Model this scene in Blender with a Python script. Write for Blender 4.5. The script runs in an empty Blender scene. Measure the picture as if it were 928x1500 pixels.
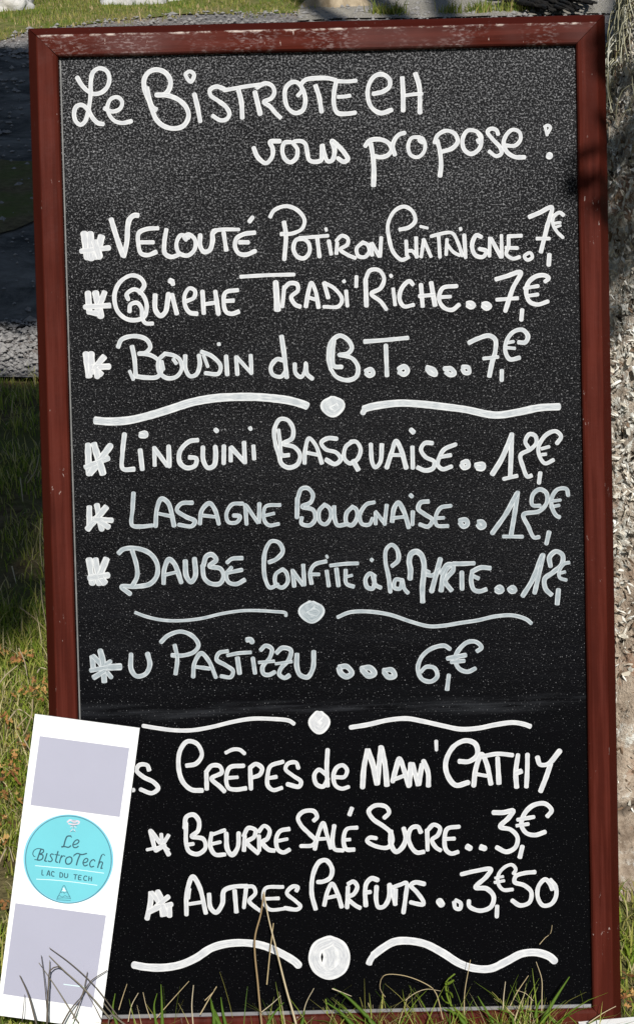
import bpy, math, random
import numpy as np
from mathutils import Vector, Matrix, Euler, noise as mn

scene = bpy.context.scene
C = scene.collection
rad = math.radians
random.seed(7)
rng = np.random.default_rng(7)

# ------------------------------------------------------------------ camera
CAM = Vector((-0.007, -1.862, 1.465))
EUL = Euler((rad(67.23), rad(1.30), rad(-0.39)), 'XYZ')
FPX = 2800.0                       # focal length in pixels of the 928 x 1500 photograph
cd = bpy.data.cameras.new('camera')
cam = bpy.data.objects.new('camera', cd); C.objects.link(cam)
cam.location = CAM; cam.rotation_euler = EUL
cd.sensor_fit = 'VERTICAL'; cd.sensor_height = 24.0; cd.lens = FPX / 1500.0 * 24.0
cd.clip_start = 0.05; cd.clip_end = 400
scene.camera = cam

# ------------------------------------------------------------------ sky, sun, exposure
SUN_EL, SUN_AZ = 41.0, 6.0         # the sun stands behind the camera, a little to its right
w = bpy.data.worlds.new('World'); scene.world = w; w.use_nodes = True
nt = w.node_tree; bg = nt.nodes['Background']
sky = nt.nodes.new('ShaderNodeTexSky'); sky.sky_type = 'NISHITA'; sky.sun_disc = False
sky.sun_elevation = rad(SUN_EL); sky.sun_rotation = rad(180 - SUN_AZ)
sky.air_density = 1.0; sky.dust_density = 0.6; sky.ozone_density = 1.0
nt.links.new(sky.outputs[0], bg.inputs[0]); bg.inputs[1].default_value = 0.055
sd = bpy.data.lights.new('sun', 'SUN'); sd.energy = 4.9; sd.angle = rad(0.53); sd.color = (1.0, 0.972, 0.925)
sun = bpy.data.objects.new('sun', sd); C.objects.link(sun)
SUN = Vector((math.sin(rad(SUN_AZ)) * math.cos(rad(SUN_EL)), -math.cos(rad(SUN_AZ)) * math.cos(rad(SUN_EL)), math.sin(rad(SUN_EL))))
sun.rotation_euler = SUN.to_track_quat('Z', 'Y').to_euler()
sun.location = SUN * 30
vs = scene.view_settings
vs.view_transform = 'Standard'; vs.look = 'None'; vs.exposure = 0.0; vs.gamma = 1.0; vs.use_curve_mapping = False
scene.cycles.max_bounces = 6

# ------------------------------------------------------------------ geometry of the view
RM = EUL.to_matrix()
def ray(px, py):
    return RM @ Vector(((px - 464.0) / FPX, (750.0 - py) / FPX, -1.0))
def gp(px, py, z=0.0):
    d = ray(px, py); t = (z - CAM.z) / d.z
    return CAM + d * t
TILT = rad(20.0)
BX = Vector((1, 0, 0)); BY = Vector((0, math.sin(TILT), math.cos(TILT))); BN = Vector((0, -math.cos(TILT), math.sin(TILT)))
def bp(px, py, off=0.0):           # the point of the leaning board's plane, as (u, v) metres on it
    d = ray(px, py); P0 = BN * off
    t = (P0 - CAM).dot(BN) / d.dot(BN)
    q = CAM + d * t - P0
    return (q.dot(BX), q.dot(BY))

# ------------------------------------------------------------------ objects
def tag(o, label=None, cat=None, group=None, kind=None):
    if label: o['label'] = label
    if cat: o['category'] = cat
    if group: o['group'] = group
    if kind: o['kind'] = kind
    return o
def empty(name, loc=(0, 0, 0)):
    o = bpy.data.objects.new(name, None); C.objects.link(o); o.location = loc; o.empty_display_size = 0.1
    return o
def mesh(name, V, F, mat=None, parent=None, smooth=False, attrs=None, uv=None, M=None):
    me = bpy.data.meshes.new(name)
    me.from_pydata([tuple(v) for v in V], [], [tuple(f) for f in F])
    if uv is not None:
        l = me.uv_layers.new(name='uv')
        li = np.empty(len(me.loops), dtype=np.int32); me.loops.foreach_get('vertex_index', li)
        l.data.foreach_set('uv', np.asarray(uv, dtype=np.float32)[li].ravel())
    if attrs:
        for k, a in attrs.items():
            at = me.attributes.new(k, 'FLOAT', 'POINT'); at.data.foreach_set('value', np.asarray(a, dtype=np.float32))
    if smooth: me.polygons.foreach_set('use_smooth', [True] * len(me.polygons))
    if mat: me.materials.append(mat)
    me.update()
    o = bpy.data.objects.new(name, me); C.objects.link(o)
    if M is not None: o.matrix_local = M
    if parent: o.parent = parent
    return o

# ------------------------------------------------------------------ material helper
class NT:
    def __init__(s, name):
        s.m = bpy.data.materials.new(name); s.m.use_nodes = True
        s.t = s.m.node_tree; s.b = s.t.nodes['Principled BSDF']; s._co = None
    def n(s, typ, **kw):
        nd = s.t.nodes.new(typ)
        for k, v in kw.items():
            if k.startswith('i_'):
                key = k[2:]; key = int(key) if key.isdigit() else key.replace('_', ' ')
                sock = nd.inputs[key]
                if hasattr(v, 'is_output') or isinstance(v, bpy.types.NodeSocket): s.t.links.new(v, sock)
                else: sock.default_value = v
            else: setattr(nd, k, v)
        return nd
    def co(s):
        if s._co is None: s._co = s.n('ShaderNodeTexCoord').outputs['Object']
        return s._co
    def map(s, scale, src=None):
        return s.n('ShaderNodeMapping', i_Vector=src or s.co(), i_Scale=scale).outputs[0]
    def noise(s, scale, detail=4, rough=.55, src=None, dist=0.0, out=0):
        return s.n('ShaderNodeTexNoise', i_Vector=src or s.co(), i_Scale=scale, i_Detail=detail, i_Roughness=rough, i_Distortion=dist).outputs[out]
    def vor(s, scale, src=None, out=0, feature='F1'):
        return s.n('ShaderNodeTexVoronoi', feature=feature, i_Vector=src or s.co(), i_Scale=scale).outputs[out]
    def ramp(s, f, a, b, lo=0.0, hi=1.0):
        return s.n('ShaderNodeMapRange', i_0=f, i_1=a, i_2=b, i_3=lo, i_4=hi).outputs[0]
    def math(s, op, a, b=0.0):
        return s.n('ShaderNodeMath', operation=op, i_0=a, i_1=b).outputs[0]
    def mix(s, f, a, b):
        nd = s.n('ShaderNodeMix', data_type='RGBA')
        for i, v in ((0, f), (6, a), (7, b)):
            if isinstance(v, bpy.types.NodeSocket): s.t.links.new(v, nd.inputs[i])
            else: nd.inputs[i].default_value = v if i == 0 else (*v[:3], 1)
        return nd.outputs[2]
    def attr(s, name, out='Fac'):
        return s.n('ShaderNodeAttribute', attribute_name=name).outputs[out]
    def bump(s, h, strength, dist):
        nd = s.n('ShaderNodeBump', i_Height=h, i_Strength=strength, i_Distance=dist); s.set(Normal=nd.outputs[0]); return nd
    def set(s, **kw):
        for k, v in kw.items():
            sock = s.b.inputs[k.replace('_', ' ')]
            if isinstance(v, bpy.types.NodeSocket): s.t.links.new(v, sock)
            else: sock.default_value = (*v, 1) if isinstance(v, tuple) and len(v) == 3 else v
        return s
MAT = {}
# ------------------------------------------------------------------ materials
def m_board():
    k = NT('slate_black_paint')
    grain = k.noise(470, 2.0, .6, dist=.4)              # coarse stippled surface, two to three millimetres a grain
    v = k.n('ShaderNodeSeparateXYZ', i_0=k.co()).outputs[1]
    broad = k.noise(5.5, 3, .5)
    # film of old wiped marker left above the newest lines, cleaner paint below
    wob = k.math('MULTIPLY', k.noise(3.0, 2, .5), .05)
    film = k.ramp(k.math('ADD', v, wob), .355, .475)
    top_glint = k.ramp(k.math('ADD', v, k.math('MULTIPLY', broad, .34)), .50, 1.28)      # sun sheen put into the colour, strongest at the top
    wipe = k.ramp(k.noise(1, 4, .55, src=k.map((2.2, 13, 1)), dist=.6), .35, .75)   # broad sideways swipes of the cloth
    smear = k.math('MULTIPLY', k.ramp(k.noise(1, 4, .6, src=k.map((5, 110, 1))), .45, .75), film)
    edge = k.math('MULTIPLY', k.ramp(k.n('ShaderNodeMath', operation='ABSOLUTE', i_0=k.math('SUBTRACT', k.math('ADD', v, wob), .424)).outputs[0], .011, 0.0), k.ramp(k.noise(1, 4, .7, src=k.map((9, 160, 1))), .42, .72))
    thr = k.math('SUBTRACT', .705, k.math('MULTIPLY', top_glint, .200))
    glint_speck = k.n('ShaderNodeMath', operation='MULTIPLY', use_clamp=True, i_0=k.math('SUBTRACT', grain, thr), i_1=8.5).outputs[0]  # sun glints painted as pale specks, denser towards the top
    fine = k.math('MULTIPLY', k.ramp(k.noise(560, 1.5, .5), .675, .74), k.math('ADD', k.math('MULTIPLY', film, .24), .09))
    a = k.mix(k.math('MULTIPLY', film, k.math('ADD', k.math('MULTIPLY', wipe, .75), .25)), (.0018, .0018, .0023), (.0026, .0026, .0036))
    a = k.mix(k.math('MULTIPLY', k.math('POWER', top_glint, 1.6), k.math('ADD', k.math('MULTIPLY', wipe, .7), .3)), a, (.0165, .0165, .0175))
    a = k.mix(k.math('MULTIPLY', smear, .022), a, (.10, .11, .13))
    a = k.mix(k.math('MULTIPLY', edge, .085), a, (.30, .32, .36))
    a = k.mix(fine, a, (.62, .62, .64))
    a = k.mix(k.math('MULTIPLY', glint_speck, k.math('ADD', k.math('MULTIPLY', top_glint, .15), .06)), a, (.60, .60, .62))
    k.set(Base_Color=a, Roughness=.30, Specular_IOR_Level=k.math('ADD', k.math('MULTIPLY', glint_speck, .28), .030))
    b = k.bump(grain, .8, .0022)
    k.t.links.new(k.math('ADD', k.math('MULTIPLY', top_glint, .75), .10), b.inputs['Strength'])
    return k.m
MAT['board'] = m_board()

def m_frame(name, worn):
    k = NT(name)
    base = k.mix(k.ramp(k.noise(9, 4, .6), .35, .7), (.044, .0078, .0046), (.068, .0122, .0070))
    gr = k.noise(1, 5, .65, src=k.map((14, 14, 14)))
    base = k.mix(k.ramp(gr, .5, .8, 0, .45), base, (.045, .0085, .0060))
    run = k.noise(1, 5, .65, src=k.map((5, 130, 60) if worn else (130, 5, 60)))       # long soft runs of the brush
    base = k.mix(k.ramp(run, .42, .75, 0, .55), base, (.120, .027, .019))
    base = k.mix(k.ramp(run, .50, .28, 0, .6), base, (.040, .0075, .0050))
    if worn:
        face = k.math('SUBTRACT', 1.0, k.attr('bevel'))
        streak = k.math('MULTIPLY', k.ramp(k.noise(1, 5, .7, src=k.map((160, 420, 60))), .50, .70), k.ramp(k.noise(17, 3, .6), .42, .62))
        base = k.mix(k.math('MULTIPLY', k.math('MULTIPLY', streak, face), .62), base, (.40, .33, .32))
        bloom = k.ramp(k.noise(7, 3, .6), .4, .75, 0, .22)
        base = k.mix(k.math('MULTIPLY', bloom, face), base, (.27, .17, .165))
    sc = k.math('MULTIPLY', k.ramp(k.noise(1, 3, .7, src=k.map((210, 75, 90))), .645, .70), k.ramp(k.noise(19, 2, .5), .55, .64))
    base = k.mix(k.math('MULTIPLY', sc, .75), base, (.50, .40, .36))
    base = k.mix(k.math('MULTIPLY', k.attr('bevel'), .75), base, (.044, .0070, .0042))
    ed = k.attr('ridge')                                # paint rubbed through along the raised ridge
    wear = k.math('MULTIPLY', ed, k.ramp(k.noise(1, 4, .7, src=k.map((60, 90, 90) if worn else (90, 22, 90))), .48 if worn else .66, .62 if worn else .74))
    base = k.mix(k.math('MULTIPLY', wear, .9), base, (.60, .52, .46))
    k.set(Base_Color=base, Roughness=k.ramp(k.noise(35, 4, .6), .3, .7, .38, .6), Specular_IOR_Level=.025)
    k.bump(k.noise(160, 4, .6), .18, .0012)
    return k.m
MAT['frame'] = m_frame('oxblood_painted_wood', False)
MAT['frame_worn'] = m_frame('worn_oxblood_painted_wood', True)

def m_chalk(name, thin, thick, amount):
    k = NT(name)
    u = k.n('ShaderNodeUVMap', uv_map='uv').outputs[0]
    sep = k.n('ShaderNodeSeparateXYZ', i_0=u)
    ac = k.math('ABSOLUTE', sep.outputs[1])
    streak = k.noise(1, 3, .6, src=k.n('ShaderNodeMapping', i_Vector=u, i_Scale=(9, 4.5, 1)).outputs[0])
    t = k.math('ADD', k.math('MULTIPLY', k.ramp(ac, .50, .88), .65), k.math('MULTIPLY', k.ramp(streak, .40, .64), .75))
    t = k.math('ADD', t, k.ramp(k.noise(240, 2, .6), .2, .9, -.12, .12))
    t = k.math('ADD', k.math('MULTIPLY', k.math('SUBTRACT', 1.0, k.n('ShaderNodeMath', operation='MINIMUM', i_0=t, i_1=1.0).outputs[0]), -amount), 1.0)
    k.set(Base_Color=k.mix(t, thin, thick), Roughness=.8, Specular_IOR_Level=.25)
    k.bump(k.noise(420, 2, .6), .12, .0003)
    return k.m
MAT['chalk_new'] = m_chalk('fresh_white_marker_paint', (.42, .43, .45), (.655, .655, .65), 1.0)
MAT['chalk_mid'] = m_chalk('white_marker_paint', (.345, .37, .39), (.61, .62, .62), 1.0)  # dark sheet laid where the gravel is in shade
MAT['chalk_old'] = m_chalk('thin_grey_marker_paint', (.21, .25, .272), (.50, .53, .545), 1.0)

def flat(name, col, rough=.6, var=.06, scale=40, spec=.4, bump=0):
    k = NT(name)
    f = k.ramp(k.noise(scale, 4, .6), .3, .7)
    k.set(Base_Color=k.mix(f, tuple(c * (1 - var) for c in col), tuple(min(1, c * (1 + var)) for c in col)), Roughness=rough, Specular_IOR_Level=spec)
    if bump: k.bump(k.noise(scale * 6, 3, .6), bump, .001)
    return k.m
MAT['card'] = flat('white_card', (.80, .80, .79), .5, .02, 12)
MAT['card_edge'] = flat('card_cut_edge', (.70, .70, .70), .6, .04)
MAT['lavender'] = flat('lavender_grey_print', (.355, .355, .435), .5, .03, 9)
MAT['cyan'] = flat('turquoise_print', (.135, .49, .555), .45, .04, 14)
MAT['cyan_rim'] = flat('pale_turquoise_rim', (.20, .52, .64), .45, .04, 20)
MAT['ink'] = flat('dark_teal_ink', (.020, .085, .115), .5, .15, 200)
MAT['ink_soft'] = flat('soft_teal_ink', (.055, .20, .25), .5, .15, 200)
MAT['pale_ink'] = flat('pale_ink', (.62, .78, .80), .5, .05, 60)
MAT['pink_ink'] = flat('pinkish_ink', (.60, .52, .58), .5, .1, 60)
MAT['metal'] = flat('dull_steel', (.36, .35, .36), .42, .1, 60)
MAT['metal'].node_tree.nodes['Principled BSDF'].inputs['Metallic'].default_value = 1.0

def m_ground():
    k = NT('lawn_soil')
    n1 = k.noise(3.2, 6, .65); n2 = k.noise(38, 6, .7)
    a = k.mix(k.ramp(n2, .35, .7), (.085, .062, .032), (.24, .19, .10))
    a = k.mix(k.ramp(n1, .42, .60), a, (.11, .13, .034))
    k.set(Base_Color=a, Roughness=.95, Specular_IOR_Level=.1); k.bump(n2, .8, .02)
    return k.m
MAT['ground'] = m_ground()
def m_turf():
    k = NT('verge_turf')
    a = k.mix(k.ramp(k.noise(26, 6, .75), .35, .68), (.085, .105, .025), (.30, .26, .11))
    a = k.mix(k.ramp(k.noise(3.5, 5, .6), .45, .62), a, (.12, .17, .03))
    k.set(Base_Color=a, Roughness=.95, Specular_IOR_Level=.1); k.bump(k.noise(60, 5, .7), .6, .02)
    return k.m
MAT['turf'] = m_turf()
def m_gravel(name, c1, c2, c3, sc=75):
    k = NT(name)
    rc = k.vor(sc, out='Color'); d = k.vor(sc)
    g = k.n('ShaderNodeSeparateColor', i_0=rc).outputs[0]
    a = k.mix(g, c1, c2)
    a = k.mix(k.ramp(d, .35, .75), a, tuple(c * .45 for c in c1))
    a = k.mix(k.ramp(k.noise(2.1, 5, .6), .45, .7), a, c3)
    a = k.mix(k.ramp(k.noise(260, 3, .7), .35, .7, 0, .35), a, tuple(c * .5 for c in c2))
    k.set(Base_Color=a, Roughness=.9, Specular_IOR_Level=.2)
    k.bump(k.math('ADD', k.math('MULTIPLY', d, -1), k.math('MULTIPLY', k.noise(300, 3, .7), .4)), .8, .008)
    return k.m
MAT['gravel'] = m_gravel('grey_gravel', (.20, .19, .185), (.35, .34, .33), (.32, .26, .22))
MAT['sand'] = m_gravel('pale_compacted_grit', (.40, .37, .31), (.47, .44, .38), (.44, .41, .35), 140)
def m_shaded_road():  # gravel road with the tree's shade darkened into its colour
    k = NT('shade_darkened_road')
    a = k.mix(k.ramp(k.noise(3.4, 9, .74, dist=.5), .40, .66), (.020, .018, .015), (.21, .195, .17))
    a = k.mix(k.ramp(k.noise(90, 5, .75), .58, .72, 0, .7), a, (.22, .21, .20))
    k.set(Base_Color=a, Roughness=.85, Specular_IOR_Level=.3); k.bump(k.noise(300, 3, .7), .6, .004)
    return k.m
MAT['shaded_road'] = m_shaded_road()
def m_rock():
    k = NT('pale_granite')
    n = k.noise(6, 7, .7); f = k.noise(70, 4, .7)
    a = k.mix(k.ramp(n, .35, .65), (.36, .35, .34), (.62, .61, .59))
    a = k.mix(k.ramp(f, .55, .75, 0, .7), a, (.20, .19, .17))
    a = k.mix(k.ramp(k.noise(3, 4, .6), .58, .7, 0, .6), a, (.42, .36, .27))
    k.set(Base_Color=a, Roughness=.9, Specular_IOR_Level=.2); k.bump(n, .6, .03)
    return k.m
MAT['rock'] = m_rock()
MAT['pebble'] = flat('grey_pebble', (.235, .225, .215), .9, .35, 120, .2)
def m_bark():
    k = NT('lichened_bark')
    co = k.co(); z = k.n('ShaderNodeSeparateXYZ', i_0=co).outputs[2]
    h = k.attr('relief')
    n = k.noise(20, 7, .72); fine = k.noise(120, 4, .7)
    br = k.mix(k.ramp(n, .35, .65), (.20, .15, .11), (.54, .44, .34))
    br = k.mix(k.ramp(k.noise(11, 5, .7), .55, .66, 0, .8), br, (.30, .13, .065))
    lich = k.ramp(k.math('ADD', k.noise(9, 6, .72), k.math('MULTIPLY', fine, .22)), .535, .62)
    zone = k.math('MULTIPLY', k.ramp(z, .30, .46), k.ramp(z, 1.40, 1.15))
    lz = k.math('ADD', k.math('MULTIPLY', zone, .17), 0.0)
    lich = k.ramp(k.math('ADD', k.math('ADD', k.noise(8.5, 7, .74), k.math('MULTIPLY', fine, .2)), lz), .60, .68)
    fleck = k.ramp(k.math('ADD', k.noise(95, 5, .75, dist=.5), k.math('MULTIPLY', k.noise(24, 4, .7), .3)), .66, .58)
    lich = k.math('MULTIPLY', lich, k.math('ADD', k.math('MULTIPLY', fleck, .85), .15))
    br = k.mix(k.ramp(k.noise(75, 6, .78, dist=.4), .54, .66, 0, .85), br, (.46, .40, .32))
    br = k.mix(k.ramp(k.noise(55, 6, .75, dist=.6),   .43, .34, 0, .9), br, (.022, .016, .012))
    a = k.mix(k.math('MULTIPLY', lich, .95), br, k.mix(k.ramp(fine, .35, .65), (.50, .49, .43), (.82, .82, .77)))
    moss = k.math('MULTIPLY', k.ramp(k.noise(13, 5, .7), .46, .6), k.ramp(z, .95, 1.2))
    a = k.mix(k.math('MULTIPLY', moss, .8), a, (.17, .14, .035))
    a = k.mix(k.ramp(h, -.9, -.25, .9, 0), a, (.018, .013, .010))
    k.set(Base_Color=a, Roughness=.95, Specular_IOR_Level=.15)
    k.bump(k.math('ADD', n, k.math('MULTIPLY', k.noise(220, 3, .7), .35)), .9, .012)
    return k.m
MAT['bark'] = m_bark()
def m_blade(name, cols, transl=.25):
    k = NT(name)
    t = k.attr('tone'); a = cols[0]
    for i in range(1, len(cols)):
        a = k.mix(k.ramp(t, (i - .7) / (len(cols) - 1), i / (len(cols) - 1)), a, cols[i])
    k.set(Base_Color=a, Roughness=.6, Specular_IOR_Level=.25)
    tr = k.n('ShaderNodeBsdfTranslucent'); 
    if isinstance(a, bpy.types.NodeSocket): k.t.links.new(a, tr.inputs[0])
    else: tr.inputs[0].default_value = (*a, 1)
    mx = k.n('ShaderNodeMixShader', i_0=transl); k.t.links.new(k.b.outputs[0], mx.inputs[1]); k.t.links.new(tr.outputs[0], mx.inputs[2])
    k.t.links.new(mx.outputs[0], k.t.nodes['Material Output'].inputs[0])
    return k.m
MAT['grass'] = m_blade('lawn_grass', [(.095, .19, .018), (.25, .335, .038), (.46, .43, .11), (.66, .56, .32)], .42)
MAT['verge'] = m_blade('verge_grass', [(.09, .15, .018), (.18, .235, .035), (.33, .31, .08), (.50, .38, .21)], .38)
MAT['dry'] = m_blade('dry_straw', [(.24, .15, .07), (.46, .36, .20), (.58, .50, .36)], .1)
MAT['stem'] = m_blade('grey_dry_stem', [(.060, .050, .040), (.12, .10, .075), (.20, .18, .13)], .05)
MAT['leaf'] = m_blade('fallen_leaf', [(.24, .10, .04), (.48, .24, .08), (.60, .40, .14)], .3)
MAT['foliage'] = m_blade('tree_leaf', [(.030, .060, .012), (.055, .095, .018), (.09, .13, .03)], .2)
MAT['needle'] = m_blade('needle_leaf', [(.014, .028, .012), (.024, .045, .016), (.04, .06, .02)], .1)
MAT['lichen'] = m_blade('lichen_flake', [(.030, .024, .018), (.22, .15, .10), (.62, .56, .46), (.84, .83, .78)], .05)
MAT['moss'] = m_blade('moss_strand', [(.20, .17, .06), (.42, .40, .27), (.66, .65, .57)], .15)
MAT['twig'] = flat('black_twig', (.012, .011, .010), .8, .3, 60, .2)
MAT['wood'] = flat('raw_back_board', (.05, .02, .014), .7, .2, 30)
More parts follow.
